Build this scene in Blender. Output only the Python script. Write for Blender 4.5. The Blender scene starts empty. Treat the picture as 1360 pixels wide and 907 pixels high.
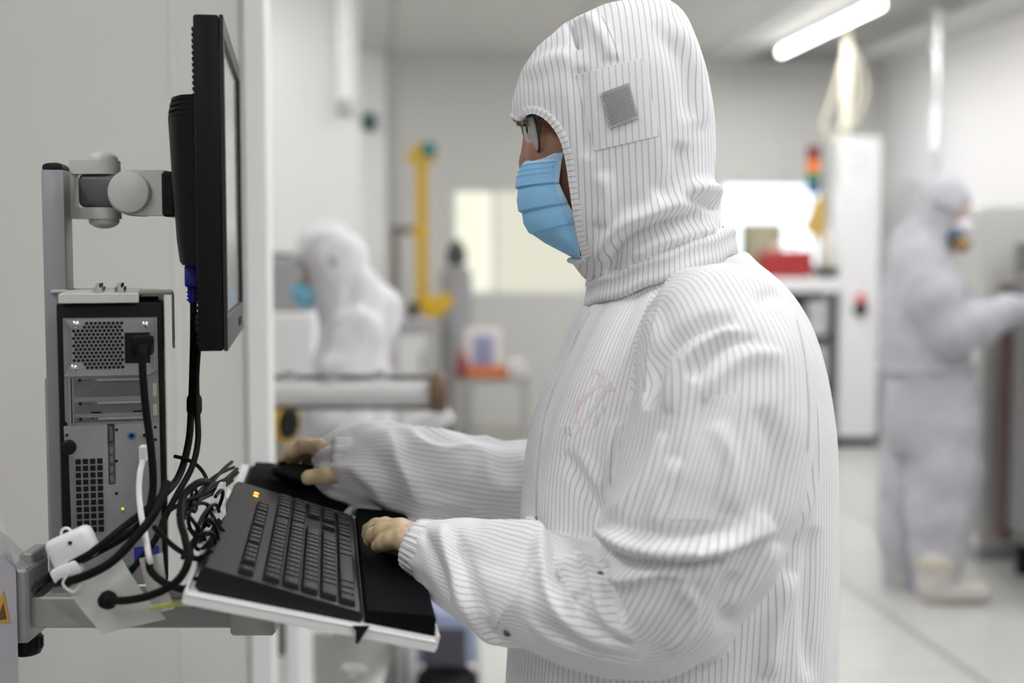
import bpy, bmesh, math, random
import numpy as np
from mathutils import Vector, Matrix
from mathutils.bvhtree import BVHTree

random.seed(7)
SC = bpy.context.scene
COL = SC.collection

# ------------------------------------------------------------------ camera
F = 1750.0                                   # focal length in pixels of the 1360x907 frame
PITCH = math.atan(123.5 / F)
CAM = np.array([0.0, 0.0, 1.46])
cd = bpy.data.cameras.new('camera')
cd.sensor_fit = 'HORIZONTAL'; cd.sensor_width = 36.0; cd.lens = F / 1360.0 * 36.0
cd.clip_start = 0.05; cd.clip_end = 60
cd.dof.use_dof = True; cd.dof.focus_distance = 1.45; cd.dof.aperture_fstop = 2.4
co = bpy.data.objects.new('camera', cd); COL.objects.link(co)
co.location = CAM; co.rotation_euler = (math.pi / 2 - PITCH, 0, 0)
SC.camera = co

# ------------------------------------------------------------------ world, exposure
SC.view_settings.view_transform = 'Standard'; SC.view_settings.look = 'None'
SC.view_settings.gamma = 1.0; SC.view_settings.use_curve_mapping = False
SC.view_settings.exposure = 0.07
w = bpy.data.worlds.new('world'); SC.world = w; w.use_nodes = True
w.node_tree.nodes['Background'].inputs[0].default_value = (0.9, 0.95, 1.0, 1)
w.node_tree.nodes['Background'].inputs[1].default_value = 0.25
LAMP_POWER = 10.5                            # watts of each ceiling batten

# room axes: everything in the room is turned six degrees to the camera
RY = math.radians(6.0)
def RW(a, b, z=0.0):
    return np.array([a * math.cos(RY) - b * math.sin(RY), a * math.sin(RY) + b * math.cos(RY), z])
CEIL = 2.95
# ------------------------------------------------------------------ pixel rays
_fw = np.array([0, math.cos(PITCH), -math.sin(PITCH)]); _up = np.array([0, math.sin(PITCH), math.cos(PITCH)])
def ray(px, py):
    return _fw + np.array([(px - 680.0) / F, 0, 0]) + (453.5 - py) / F * _up
def P(px, py, Y):
    d = ray(px, py); return CAM + d * (Y / d[1])
def PF(px, py, z=0.0):                       # where the pixel's ray meets the height z
    d = ray(px, py); return CAM + d * ((z - CAM[2]) / d[2])
def proj(X):
    d = np.asarray(X) - CAM
    zc = d[..., 1] * _fw[1] + d[..., 2] * _fw[2]; yc = d[..., 1] * _up[1] + d[..., 2] * _up[2]
    return 680 + F * d[..., 0] / zc, 453.5 - F * yc / zc

# ------------------------------------------------------------------ materials
MATS = {}
def mat(name, col, rough=0.5, metal=0.0, var=0.06, scale=9.0, bump=0.0, bscale=120.0, emit=0.0, ecol=None,
        alpha=None, trans=0.0, sss=0.0, stretch=None, coat=0.0, spec=None):
    if name in MATS: return MATS[name]
    m = bpy.data.materials.new(name); m.use_nodes = True
    nt = m.node_tree; b = nt.nodes['Principled BSDF']
    tc = nt.nodes.new('ShaderNodeTexCoord'); nz = nt.nodes.new('ShaderNodeTexNoise')
    nz.inputs['Scale'].default_value = scale; nz.inputs['Detail'].default_value = 3
    src = tc.outputs['Object']
    if stretch:
        mp = nt.nodes.new('ShaderNodeMapping'); mp.inputs['Scale'].default_value = stretch
        nt.links.new(src, mp.inputs[0]); src = mp.outputs[0]
    nt.links.new(src, nz.inputs['Vector'])
    mx = nt.nodes.new('ShaderNodeMix'); mx.data_type = 'RGBA'
    mx.inputs[6].default_value = (*[c * (1 - var) for c in col], 1)
    mx.inputs[7].default_value = (*[min(1, c * (1 + var)) for c in col], 1)
    nt.links.new(nz.outputs['Fac'], mx.inputs[0]); nt.links.new(mx.outputs[2], b.inputs['Base Color'])
    b.inputs['Roughness'].default_value = rough; b.inputs['Metallic'].default_value = metal
    if spec is None and max(col) < 0.06 and metal < 0.5: spec = 0.12
    if spec is not None: b.inputs['Specular IOR Level'].default_value = spec
    if coat: b.inputs['Coat Weight'].default_value = coat
    if sss:
        b.inputs['Subsurface Weight'].default_value = sss; b.inputs['Subsurface Radius'].default_value = (0.01, 0.006, 0.004)
    if bump:
        n2 = nt.nodes.new('ShaderNodeTexNoise'); n2.inputs['Scale'].default_value = bscale; n2.inputs['Detail'].default_value = 4
        nt.links.new(src, n2.inputs['Vector'])
        bp = nt.nodes.new('ShaderNodeBump'); bp.inputs['Strength'].default_value = bump; bp.inputs['Distance'].default_value = 0.002
        nt.links.new(n2.outputs['Fac'], bp.inputs['Height']); nt.links.new(bp.outputs[0], b.inputs['Normal'])
    if emit:
        b.inputs['Emission Color'].default_value = (*(ecol or col), 1); b.inputs['Emission Strength'].default_value = emit
    if trans: b.inputs['Transmission Weight'].default_value = trans; b.inputs['IOR'].default_value = 1.4
    if alpha is not None: b.inputs['Alpha'].default_value = alpha
    MATS[name] = m
    return m

def fabric(name, base, stripe, spacing, width, soft=0.25, alpha=None):
    """white cleanroom cloth; the UV's x is metres across the carbon stripes"""
    m = mat(name, base, 0.75, var=0.025, scale=5, bump=0.22, bscale=42, alpha=alpha)
    nt = m.node_tree; b = nt.nodes['Principled BSDF']
    old = b.inputs['Base Color'].links[0].from_socket
    uv = nt.nodes.new('ShaderNodeUVMap'); sx = nt.nodes.new('ShaderNodeSeparateXYZ'); nt.links.new(uv.outputs[0], sx.inputs[0])
    d = nt.nodes.new('ShaderNodeMath'); d.operation = 'DIVIDE'; d.inputs[1].default_value = spacing; nt.links.new(sx.outputs[0], d.inputs[0])
    fr = nt.nodes.new('ShaderNodeMath'); fr.operation = 'FRACT'; nt.links.new(d.outputs[0], fr.inputs[0])
    s = nt.nodes.new('ShaderNodeMath'); s.operation = 'SUBTRACT'; s.inputs[1].default_value = 0.5; nt.links.new(fr.outputs[0], s.inputs[0])
    a = nt.nodes.new('ShaderNodeMath'); a.operation = 'ABSOLUTE'; nt.links.new(s.outputs[0], a.inputs[0])
    mr = nt.nodes.new('ShaderNodeMapRange'); mr.interpolation_type = 'SMOOTHSTEP'
    hw = width / spacing / 2
    mr.inputs['From Min'].default_value = hw * (1 - soft); mr.inputs['From Max'].default_value = hw * (1 + soft)
    mr.inputs['To Min'].default_value = 1; mr.inputs['To Max'].default_value = 0
    nt.links.new(a.outputs[0], mr.inputs['Value'])
    mx = nt.nodes.new('ShaderNodeMix'); mx.data_type = 'RGBA'; mx.inputs[7].default_value = (*stripe, 1)
    nt.links.new(old, mx.inputs[6]); nt.links.new(mr.outputs[0], mx.inputs[0]); nt.links.new(mx.outputs[2], b.inputs['Base Color'])
    b.inputs['Sheen Weight'].default_value = 0.15
    return m

# ------------------------------------------------------------------ mesh builder
def rotz(a):
    return np.array([[math.cos(a), -math.sin(a), 0], [math.sin(a), math.cos(a), 0], [0, 0, 1]])
def basis(x, y, z): return np.array([x, y, z], float).T
def unit(v): v = np.asarray(v, float); return v / np.linalg.norm(v)
ROOM = rotz(RY)

class MB:
    def __init__(s): s.v = []; s.f = []; s.n = 0
    def add(s, V, Fc):
        V = np.asarray(V, float); s.v.append(V); s.f += [tuple(i + s.n for i in f) for f in Fc]; s.n += len(V); return s
    def box(s, c, size, R=None, bev=0.0, seg=1):
        c = np.asarray(c, float); R = np.eye(3) if R is None else R
        bm = bmesh.new(); bmesh.ops.create_cube(bm, size=1.0)
        for v in bm.verts: v.co = Vector([v.co[i] * size[i] for i in range(3)])
        if bev: bmesh.ops.bevel(bm, geom=bm.edges[:], offset=bev, segments=seg, affect='EDGES', profile=0.5)
        bm.verts.ensure_lookup_table()
        V = np.array([v.co[:] for v in bm.verts]) @ np.asarray(R).T + c
        Fc = [[v.index for v in f.verts] for f in bm.faces]; bm.free()
        return s.add(V, Fc)
    def cyl(s, p0, p1, r0, r1=None, n=16, caps=True):
        r1 = r0 if r1 is None else r1
        p0 = np.asarray(p0, float); p1 = np.asarray(p1, float); d = unit(p1 - p0)
        a = unit(np.cross(d, [0, 0, 1] if abs(d[2]) < 0.9 else [1, 0, 0])); b = np.cross(d, a)
        t = np.arange(n) * 2 * math.pi / n; ring = np.outer(np.cos(t), a) + np.outer(np.sin(t), b)
        V = np.vstack([p0 + ring * r0, p1 + ring * r1]); Fc = [(i, (i + 1) % n, n + (i + 1) % n, n + i) for i in range(n)]
        if caps: Fc += [tuple(range(n - 1, -1, -1)), tuple(range(n, 2 * n))]
        return s.add(V, Fc)
    def tube(s, pts, r, n=8, sub=6, caps=True):
        pts = np.asarray(pts, float); r = np.full(len(pts), r) if np.isscalar(r) else np.asarray(r, float)
        if sub > 1 and len(pts) > 2: pts, r = crom(pts, r, sub)
        m = len(pts); T = np.gradient(pts, axis=0); T /= np.linalg.norm(T, axis=1)[:, None] + 1e-12
        a = unit(np.cross(T[0], [0, 0, 1] if abs(T[0][2]) < 0.9 else [1, 0, 0])); rings = []
        th = np.arange(n) * 2 * math.pi / n
        for i in range(m):
            a = unit(a - T[i] * a.dot(T[i])); b = np.cross(T[i], a)
            rings.append(pts[i] + r[i] * (np.outer(np.cos(th), a) + np.outer(np.sin(th), b)))
        return s.grid(np.array(rings), closed=True, caps=caps)
    def grid(s, G, closed=False, caps=False):
        m, n = G.shape[:2]; Fc = []
        for i in range(m - 1):
            for j in range(n if closed else n - 1):
                k = (j + 1) % n; Fc.append((i * n + j, i * n + k, (i + 1) * n + k, (i + 1) * n + j))
        if caps: Fc += [tuple(range(n - 1, -1, -1)), tuple(range((m - 1) * n, m * n))]
        return s.add(G.reshape(-1, 3), Fc)
    def lathe(s, prof, o, axis=(0, 0, 1), n=24):
        d = unit(axis); a = unit(np.cross(d, [0, 0, 1] if abs(d[2]) < 0.9 else [1, 0, 0])); b = np.cross(d, a)
        th = np.arange(n) * 2 * math.pi / n; ring = np.outer(np.cos(th), a) + np.outer(np.sin(th), b)
        G = np.array([np.asarray(o) + d * h + ring * max(r, 1e-5) for r, h in prof])
        return s.grid(G, closed=True, caps=True)
    def prism(s, poly, ext):
        poly = np.asarray(poly, float); n = len(poly); V = np.vstack([poly, poly + np.asarray(ext, float)])
        return s.add(V, [tuple(range(n - 1, -1, -1)), tuple(range(n, 2 * n))] + [(i, (i + 1) % n, n + (i + 1) % n, n + i) for i in range(n)])

def crom(pts, r, sub):
    n = len(pts); out = []; ro = []
    for i in range(n - 1):
        p0, p1, p2, p3 = pts[max(i - 1, 0)], pts[i], pts[i + 1], pts[min(i + 2, n - 1)]
        for k in range(sub):
            t = k / sub
            out.append(0.5 * (2 * p1 + (p2 - p0) * t + (2 * p0 - 5 * p1 + 4 * p2 - p3) * t * t + (3 * p1 - p0 - 3 * p2 + p3) * t ** 3))
            ro.append(r[i] * (1 - t) + r[i + 1] * t)
    out.append(pts[-1]); ro.append(r[-1])
    return np.array(out), np.array(ro)

def tomesh(name, V, Fc, smooth=35):
    me = bpy.data.meshes.new(name); me.from_pydata(np.asarray(V).tolist(), [], [tuple(int(i) for i in f) for f in Fc])
    bm = bmesh.new(); bm.from_mesh(me); bmesh.ops.recalc_face_normals(bm, faces=bm.faces[:]); bm.to_mesh(me); bm.free()
    if smooth is not None:
        me.shade_smooth(); me.set_sharp_from_angle(angle=math.radians(smooth))
    me.update()
    return me
def tag(o, label=None, cat=None, group=None, kind=None):
    for k, v in (('label', label), ('category', cat), ('group', group), ('kind', kind)):
        if v: o[k] = v
    return o
def M4(R, o):
    M = np.eye(4); M[:3, :3] = R; M[:3, 3] = o; return Matrix(M.tolist())
ROOTM = {}
def root(name, label, cat, o, R=None, group=None, kind=None):
    """an Empty at the thing's base; parts are given in its own frame, or in the world's with world=True"""
    e = bpy.data.objects.new(name, None); COL.objects.link(e); e.empty_display_size = 0.05
    M = M4(np.eye(3) if R is None else R, o); e.matrix_world = M; ROOTM[e.name] = M
    return tag(e, label, cat, group, kind)
def part(name, mb, m, parent, world=False, smooth=35, label=None, kind=None):
    V = np.vstack(mb.v) if isinstance(mb.v, list) else mb.v
    if world:
        r = parent
        while r.parent: r = r.parent
        Mi = np.array(ROOTM[r.name].inverted()); V = V @ Mi[:3, :3].T + Mi[:3, 3]
    o = bpy.data.objects.new(name, tomesh(name, V, mb.f, smooth)); COL.objects.link(o); o.parent = parent
    o.data.materials.append(m)
    return tag(o, label, kind=kind)
def solo(name, label, cat, mb, m, group=None, kind=None, smooth=35, origin=None):
    V = np.vstack(mb.v)
    c = np.array([(V[:, 0].min() + V[:, 0].max()) / 2, (V[:, 1].min() + V[:, 1].max()) / 2, V[:, 2].min()]) if origin is None else np.asarray(origin, float)
    o = bpy.data.objects.new(name, tomesh(name, V - c, mb.f, smooth)); COL.objects.link(o); o.location = c
    o.data.materials.append(m); ROOTM[o.name] = Matrix.Translation(Vector(c))
    return tag(o, label, cat, group, kind)
def struct(name, mb, m, smooth=35): return solo(name, None, None, mb, m, kind='structure', smooth=smooth)

# ------------------------------------------------------------------ implicit surfaces (numpy surface nets)
def smin(a, b, k):
    h = np.clip(0.5 + 0.5 * (b - a) / k, 0, 1); return b + (a - b) * h - k * h * (1 - h)
def seg(a, b, ra, rb, flat=None):
    a = np.asarray(a, float); b = np.asarray(b, float); ab = b - a; L2 = ab.dot(ab) + 1e-12
    r = max(ra, rb); lo = np.minimum(a, b) - r; hi = np.maximum(a, b) + r
    def fn(X, Y, Z):
        t = np.clip(((X - a[0]) * ab[0] + (Y - a[1]) * ab[1] + (Z - a[2]) * ab[2]) / L2, 0, 1)
        return np.sqrt((X - a[0] - t * ab[0]) ** 2 + (Y - a[1] - t * ab[1]) ** 2 + (Z - a[2] - t * ab[2]) ** 2) - (ra + (rb - ra) * t)
    return fn, lo, hi
def ell(c, r, R=None):
    c = np.asarray(c, float); r = np.asarray(r, float); R = np.eye(3) if R is None else np.asarray(R); q = r.max()
    def fn(X, Y, Z):
        x, y, z = X - c[0], Y - c[1], Z - c[2]
        u = (R[0, 0] * x + R[1, 0] * y + R[2, 0] * z) / r[0]; v = (R[0, 1] * x + R[1, 1] * y + R[2, 1] * z) / r[1]; w_ = (R[0, 2] * x + R[1, 2] * y + R[2, 2] * z) / r[2]
        k0 = np.sqrt(u * u + v * v + w_ * w_); k1 = np.sqrt((u / r[0]) ** 2 + (v / r[1]) ** 2 + (w_ / r[2]) ** 2)
        return k0 * (k0 - 1) / (k1 + 1e-9)
    return fn, c - q, c + q
def rings(st, n=2.4):
    """stations (z, cx, cy, a, b) from low to high"""
    st = np.array(sorted(st)); zz = st[:, 0]
    fine = np.linspace(zz[0], zz[-1], 200); tab = []
    for k in range(1, 5):
        y = np.interp(fine, zz, st[:, k]); q = np.convolve(np.pad(y, 6, mode='edge'), np.hanning(13) / np.hanning(13).sum(), 'valid'); tab.append(q)
    lo = np.array([(st[:, 1] - st[:, 3]).min(), (st[:, 2] - st[:, 4]).min(), zz[0]]); hi = np.array([(st[:, 1] + st[:, 3]).max(), (st[:, 2] + st[:, 4]).max(), zz[-1]])
    def fn(X, Y, Z):
        cx, cy, a, b = (np.interp(Z, fine, t) for t in tab)
        q = (np.abs((X - cx) / a) ** n + np.abs((Y - cy) / b) ** n) ** (1 / n)
        d = (q - 1) * np.minimum(a, b)
        return np.maximum(np.maximum(d, Z - zz[-1]), zz[0] - Z)
    return fn, lo, hi
def chain(pts, rad): return [seg(pts[i], pts[i + 1], rad[i], rad[i + 1]) for i in range(len(pts) - 1)]
def union(prims, k):
    """prims: list of (fn, lo, hi); returns one"""
    lo = np.min([p[1] for p in prims], 0); hi = np.max([p[2] for p in prims], 0)
    def fn(X, Y, Z):
        d = prims[0][0](X, Y, Z)
        for p in prims[1:]: d = smin(d, p[0](X, Y, Z), k)
        return d
    return fn, lo, hi
def nets(prims, k, xs, ys, zs, carve=None, newton=2, pad=0.03):
    """surface nets of the smooth union of prims on a grid with the given axes; returns verts, quads"""
    D = np.full((len(xs), len(ys), len(zs)), 0.5, np.float32)
    for fn, lo, hi in prims:
        i0, i1 = np.searchsorted(xs, [lo[0] - pad, hi[0] + pad]); j0, j1 = np.searchsorted(ys, [lo[1] - pad, hi[1] + pad]); k0, k1 = np.searchsorted(zs, [lo[2] - pad, hi[2] + pad])
        if i1 <= i0 or j1 <= j0 or k1 <= k0: continue
        X = xs[i0:i1, None, None]; Y = ys[None, j0:j1, None]; Z = zs[None, None, k0:k1]
        D[i0:i1, j0:j1, k0:k1] = smin(D[i0:i1, j0:j1, k0:k1], np.broadcast_to(fn(X, Y, Z), (i1 - i0, j1 - j0, k1 - k0)), k)
    if carve is not None: D = np.maximum(D, carve(xs[:, None, None], ys[None, :, None], zs[None, None, :]).astype(np.float32))
    D[0] = D[-1] = 0.5; D[:, 0] = D[:, -1] = 0.5; D[:, :, 0] = D[:, :, -1] = 0.5
    S = D < 0
    c = [S[i:S.shape[0] - 1 + i, j:S.shape[1] - 1 + j, l:S.shape[2] - 1 + l] for i in (0, 1) for j in (0, 1) for l in (0, 1)]
    cnt = sum(x.astype(np.int8) for x in c); act = (cnt > 0) & (cnt < 8)
    I = np.argwhere(act); idx = np.full(act.shape, -1, np.int64); idx[act] = np.arange(len(I))
    acc = np.zeros((len(I), 3)); num = np.zeros(len(I))
    corners = [(i, j, l) for i in (0, 1) for j in (0, 1) for l in (0, 1)]
    for a in corners:
        for ax in range(3):
            if a[ax]: continue
            b = list(a); b[ax] = 1
            da = D[I[:, 0] + a[0], I[:, 1] + a[1], I[:, 2] + a[2]]; db = D[I[:, 0] + b[0], I[:, 1] + b[1], I[:, 2] + b[2]]
            m = (da < 0) != (db < 0); t = np.where(m, da / (da - db + 1e-12), 0)
            p = np.zeros((len(I), 3)); p += a; p[:, ax] = t
            acc[m] += p[m]; num[m] += 1
    pos = I + acc / num[:, None]
    V = np.stack([np.interp(pos[:, q], np.arange(len(s_)), s_) for q, s_ in enumerate((xs, ys, zs))], 1)
    Fc = []
    for ax in range(3):
        sl0 = [slice(None)] * 3; sl1 = [slice(None)] * 3; sl0[ax] = slice(0, -1); sl1[ax] = slice(1, None)
        E = np.argwhere(S[tuple(sl0)] != S[tuple(sl1)])
        u, v = [(1, 2), (2, 0), (0, 1)][ax]
        E = E[(E[:, u] > 0) & (E[:, v] > 0) & (E[:, u] < act.shape[u]) & (E[:, v] < act.shape[v])]
        q = []
        for du, dv in ((1, 1), (0, 1), (0, 0), (1, 0)):
            G = E.copy(); G[:, u] -= du; G[:, v] -= dv; q.append(idx[G[:, 0], G[:, 1], G[:, 2]])
        q = np.stack(q, 1)
        flip = ~S[tuple(E.T)]
        q[flip] = q[flip][:, ::-1]
        Fc.append(q)
    Fc = np.vstack(Fc); Fc = Fc[(Fc >= 0).all(1)]
    if newton:
        def fld(v):
            d = None
            for fn, _, _ in prims:
                e = fn(v[:, 0], v[:, 1], v[:, 2]); d = e if d is None else smin(d, e, k)
            if carve is not None: d = np.maximum(d, carve(v[:, 0], v[:, 1], v[:, 2]))
            return d
        for _ in range(newton):
            d = fld(V); g = np.stack([(fld(V + np.eye(3)[q] * 1e-3) - d) / 1e-3 for q in range(3)], 1)
            st = d[:, None] * g / ((g ** 2).sum(1)[:, None] + 1e-6)
            V = V - np.clip(st, -0.004, 0.004)
    return V, Fc
def vnormals(V, Fc):
    fn = np.cross(V[Fc[:, 2]] - V[Fc[:, 0]], V[Fc[:, 3]] - V[Fc[:, 1]]); N = np.zeros_like(V)
    for k in range(4): np.add.at(N, Fc[:, k], fn)
    return N / (np.linalg.norm(N, axis=1)[:, None] + 1e-12)
def relax(V, Fc, it=2, lam=0.5):
    n = len(V)
    for _ in range(it):
        A = np.zeros_like(V); c = np.zeros(n)
        for k in range(4):
            for j in ((k + 1) % 4, (k + 3) % 4):
                np.add.at(A, Fc[:, k], V[Fc[:, j]]); np.add.at(c, Fc[:, k], 1)
        V = V + lam * (A / np.maximum(c, 1)[:, None] - V)
    return V
_rng = np.random.RandomState(3); _perm = _rng.permutation(512); _val = _rng.uniform(-1, 1, 512)
def vnoise(Pn):
    i = np.floor(Pn).astype(int); f = Pn - i; f = f * f * (3 - 2 * f); out = 0
    for a in (0, 1):
        for b in (0, 1):
            for c in (0, 1):
                h = _perm[(_perm[(_perm[(i[:, 0] + a) % 512] + i[:, 1] + b) % 512] + i[:, 2] + c) % 512]
                wt = (f[:, 0] if a else 1 - f[:, 0]) * (f[:, 1] if b else 1 - f[:, 1]) * (f[:, 2] if c else 1 - f[:, 2]); out = out + wt * _val[h]
    return out
class Raw:
    def __init__(s, V, Fc): s.v = [np.asarray(V)]; s.f = [tuple(int(i) for i in q) for q in Fc]; s.n = len(V)
def axis(lo, hi, h): return np.arange(lo, hi + h, h)
def blob(prims, k, h, carve=None, newton=2, smooth=0):
    lo = np.min([p[1] for p in prims], 0) - 3 * h - k; hi = np.max([p[2] for p in prims], 0) + 3 * h + k
    V, Fc = nets(prims, k, axis(lo[0], hi[0], h), axis(lo[1], hi[1], h), axis(lo[2], hi[2], h), carve, newton)
    if smooth: V = relax(V, Fc, smooth)
    return V, Fc

# ================================================================== THE ROOM
def hitb(px, py, b):                         # pixel ray against the room plane b = const -> room coords
    d = ray(px, py); n = RW(0, 1); t = b / d.dot(n); X = CAM + d * t
    return X.dot(RW(1, 0)), b, X[2]
def hita(px, py, a):
    d = ray(px, py); n = RW(1, 0); t = a / d.dot(n); X = CAM + d * t
    return a, X.dot(RW(0, 1)), X[2]
def rbox(mb, a0, a1, b0, b1, z0, z1, bev=0.0):   # box given in room coordinates
    return mb.box(RW((a0 + a1) / 2, (b0 + b1) / 2, (z0 + z1) / 2), (abs(a1 - a0), abs(b1 - b0), abs(z1 - z0)), ROOM, bev)

BB, AR, AL, BF = 10.35, 4.11, -3.4, -3.0
m_wall = mat('wall_paint', (0.64, 0.64, 0.615), 0.55, var=0.02, scale=1.5, bump=0.03)
m_wallw = mat('wall_white', (0.83, 0.825, 0.835), 0.5, var=0.02, scale=1.5)
m_part = mat('partition_panel', (0.71, 0.705, 0.68), 0.45, var=0.02, scale=1.2)
m_seam = mat('joint_sealant', (0.82, 0.82, 0.79), 0.6)
m_floor = mat('floor_tile_vinyl', (0.56, 0.555, 0.54), 0.25, var=0.03, scale=2.5, bump=0.02, bscale=30)
m_grout = mat('floor_joint', (0.24, 0.235, 0.225), 0.6)
m_ceil = mat('ceiling_panel_paint', (0.66, 0.66, 0.64), 0.6, var=0.02, scale=1.5)
m_ceilj = mat('ceiling_joint', (0.42, 0.42, 0.41), 0.6)
m_white = mat('white_enamel', (0.82, 0.82, 0.83), 0.35, var=0.02)
m_steel = mat('brushed_steel', (0.52, 0.51, 0.49), 0.32, 1.0, var=0.1, scale=30, stretch=(1, 12, 1))
m_steel2 = mat('dull_steel', (0.30, 0.30, 0.285), 0.42, 0.9, var=0.1, scale=20, stretch=(1, 10, 1))
m_alu = mat('aluminium', (0.72, 0.72, 0.73), 0.35, 1.0, var=0.06, scale=20)
m_black = mat('black_plastic', (0.012, 0.012, 0.013), 0.42, var=0.1)
m_dark = mat('dark_grey_metal', (0.085, 0.085, 0.085), 0.45, var=0.1)
m_grey = mat('mid_grey_metal', (0.36, 0.36, 0.37), 0.45, var=0.05)
m_lgrey = mat('light_grey_metal', (0.58, 0.58, 0.585), 0.45, var=0.03)

# floor: a slab and its tiles
mb = MB(); rbox(mb, AL, AR, BF, BB, -0.10, -0.006); floor = struct('floor', mb, m_grout)
TS = 0.6; floor_o = PF(1191, 824)            # a joint crossing seen beside the standing worker
a_ref = floor_o.dot(RW(1, 0)); b_ref = floor_o.dot(RW(0, 1)) - 0.02
tile_me = None
def snap(ref, lo): return ref - math.ceil((ref - lo) / TS) * TS
aa = snap(a_ref, AL); na = int((AR - aa) / TS) + 1; bb0 = snap(b_ref, 1.0); nb = int((BB - bb0) / TS) + 1
me = tomesh('tile', *(lambda q: (np.vstack(q.v), q.f))(MB().box((0, 0, -0.003), (TS - 0.008, TS - 0.008, 0.006), None, 0.0015)))
me.materials.append(m_floor); cntt = 0
for i in range(na):
    for j in range(nb):
        a0, b0 = aa + i * TS, bb0 + j * TS
        if a0 < AL - 0.01 or a0 + TS > AR or b0 + TS > BB: continue
        if a0 < -1.6 and b0 < 8: continue
        o = bpy.data.objects.new('tile', me); COL.objects.link(o); o.parent = floor
        o.matrix_local = Matrix.Translation(-floor.location) @ M4(ROOM, RW(a0 + TS / 2, b0 + TS / 2, 0.0)); cntt += 1
mb = MB(); rbox(mb, a_ref - 0.012, a_ref + 0.012, 1.0, BB - 0.02, -0.004, 0.001); struct('trim_1', mb, mat('floor_strip', (0.30, 0.30, 0.29), 0.5))

# ceiling: a slab and its panels with recessed joints
mb = MB(); rbox(mb, AL, AR, BF, BB, CEIL + 0.012, CEIL + 0.12); ceiling = struct('ceiling', mb, m_ceilj)
CP = 1.18
me = tomesh('ceiling_panel', *(lambda q: (np.vstack(q.v), q.f))(MB().box((0, 0, 0.006), (CP - 0.02, CP - 0.02, 0.013), None, 0.003)))
me.materials.append(m_ceil)
for i in range(int((AR - AL) / CP) + 1):
    for j in range(int((BB - BF) / CP) + 1):
        a0, b0 = min(AL + i * CP, AR - CP), BB - CP - j * CP
        if b0 < BF: continue
        o = bpy.data.objects.new('ceiling_panel', me); COL.objects.link(o); o.parent = ceiling
        o.matrix_local = Matrix.Translation(-ceiling.location) @ M4(ROOM, RW(a0 + CP / 2, b0 + CP / 2, CEIL))

# back wall with two window openings
w1a, _, w1t = hitb(600, 249, BB); w1b, _, w1s = hitb(786, 391, BB)
w2a, _, w2t = hitb(957, 240, BB); w2b, _, w2s = hitb(1092, 356, BB)
mb = MB(); T = 0.12
for a0, a1, z0, z1 in ((AL, w1a, 0, CEIL), (w1a, w1b, 0, w1s), (w1a, w1b, w1t, CEIL), (w1b, w2a, 0, CEIL), (w2a, w2b, 0, w2s), (w2a, w2b, w2t, CEIL), (w2b, AR, 0, CEIL)):
    rbox(mb, a0, a1, BB, BB + T, z0, z1)
struct('wall_back', mb, m_wall)
mb = MB(); rbox(mb, AR, AR + T, BF, BB + T, 0, CEIL); struct('wall_right', mb, m_wallw)
mb = MB(); rbox(mb, AL - T, AL, BF, BB + T, 0, CEIL); struct('wall_left', mb, m_wall)
mb = MB(); rbox(mb, AL, AR, BF - T, BF, 0, CEIL); struct('wall_front', mb, m_wall)
def window(name, a0, a1, z0, z1, mull, cols):
    fr = MB(); fw = 0.03
    for q in ((a0, a1, z0, z0 + fw), (a0, a1, z1 - fw, z1), (a0, a0 + fw, z0, z1), (a1 - fw, a1, z0, z1)): rbox(fr, q[0], q[1], BB + 0.02, BB + 0.09, q[2], q[3])
    if mull: rbox(fr, mull - 0.015, mull + 0.015, BB + 0.02, BB + 0.09, z0, z1)
    wo = struct(name, fr, m_white)
    edges = [a0, mull, a1] if mull else [a0, a1]
    for i in range(len(edges) - 1):
        g = MB(); rbox(g, edges[i] + 0.01, edges[i + 1] - 0.01, BB + 0.05, BB + 0.06, z0 + 0.01, z1 - 0.01)
        V = np.vstack(g.v) - np.array(wo.location); o = bpy.data.objects.new('pane', tomesh('pane', V, g.f)); COL.objects.link(o); o.parent = wo
        o.data.materials.append(mat(name + '_pane%d' % i, (0.12, 0.12, 0.12), 0.15, emit=cols[i][1], ecol=cols[i][0]))
ml, _, _ = hitb(657, 300, BB)
window('window_1', w1a, w1b, w1s, w1t, ml, [((0.93, 0.95, 0.76), 0.93), ((0.92, 0.92, 0.74), 0.70)])
window('window_2', w2a, w2b, w2s, w2t, None, [((0.86, 0.97, 1.0), 1.9)])
# pillar in the back left corner, nearer wall on the left, partition in front
p0, _, _ = hitb(470, 200, BB - 0.12); p1, _, _ = hitb(513, 200, BB - 0.12)
mb = MB(); rbox(mb, p0, p1, BB - 0.12, BB, 0, CEIL, 0.006); struct('trim_2', mb, m_wallw)
e1, _, _ = hitb(478, 200, 6.8)
mb = MB(); rbox(mb, AL, e1, 6.8, 6.95, 0, CEIL); struct('wall_inner', mb, mat('inner_wall', (0.73, 0.73, 0.715), 0.5, var=0.02, scale=1.5))
PB = 2.75
s0, _, _ = hitb(236, 400, PB); s1, _, _ = hitb(326, 400, PB); s2, _, _ = hitb(359, 500, PB)
mb = MB(); rbox(mb, -2.6, s2, PB + 0.012, PB + 0.10, 0, CEIL); rbox(mb, s0 - 0.004, s0 + 0.004, PB - 0.002, PB + 0.02, 0, CEIL); wp = struct('wall_partition', mb, m_seam)
for i, (a0, a1, pr) in enumerate(((-2.6, s0 - 0.003, 0), (s0 + 0.003, s1 - 0.002, 0), (s1 + 0.002, s2, 0.012))):
    g = MB(); rbox(g, a0, a1, PB - pr, PB + 0.014, 0.0, CEIL - 0.002, 0.003)
    o = bpy.data.objects.new('panel', tomesh('panel', np.vstack(g.v) - np.array(wp.location), g.f)); COL.objects.link(o); o.parent = wp
    o.data.materials.append(m_wallw if i == 2 else m_part)

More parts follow.
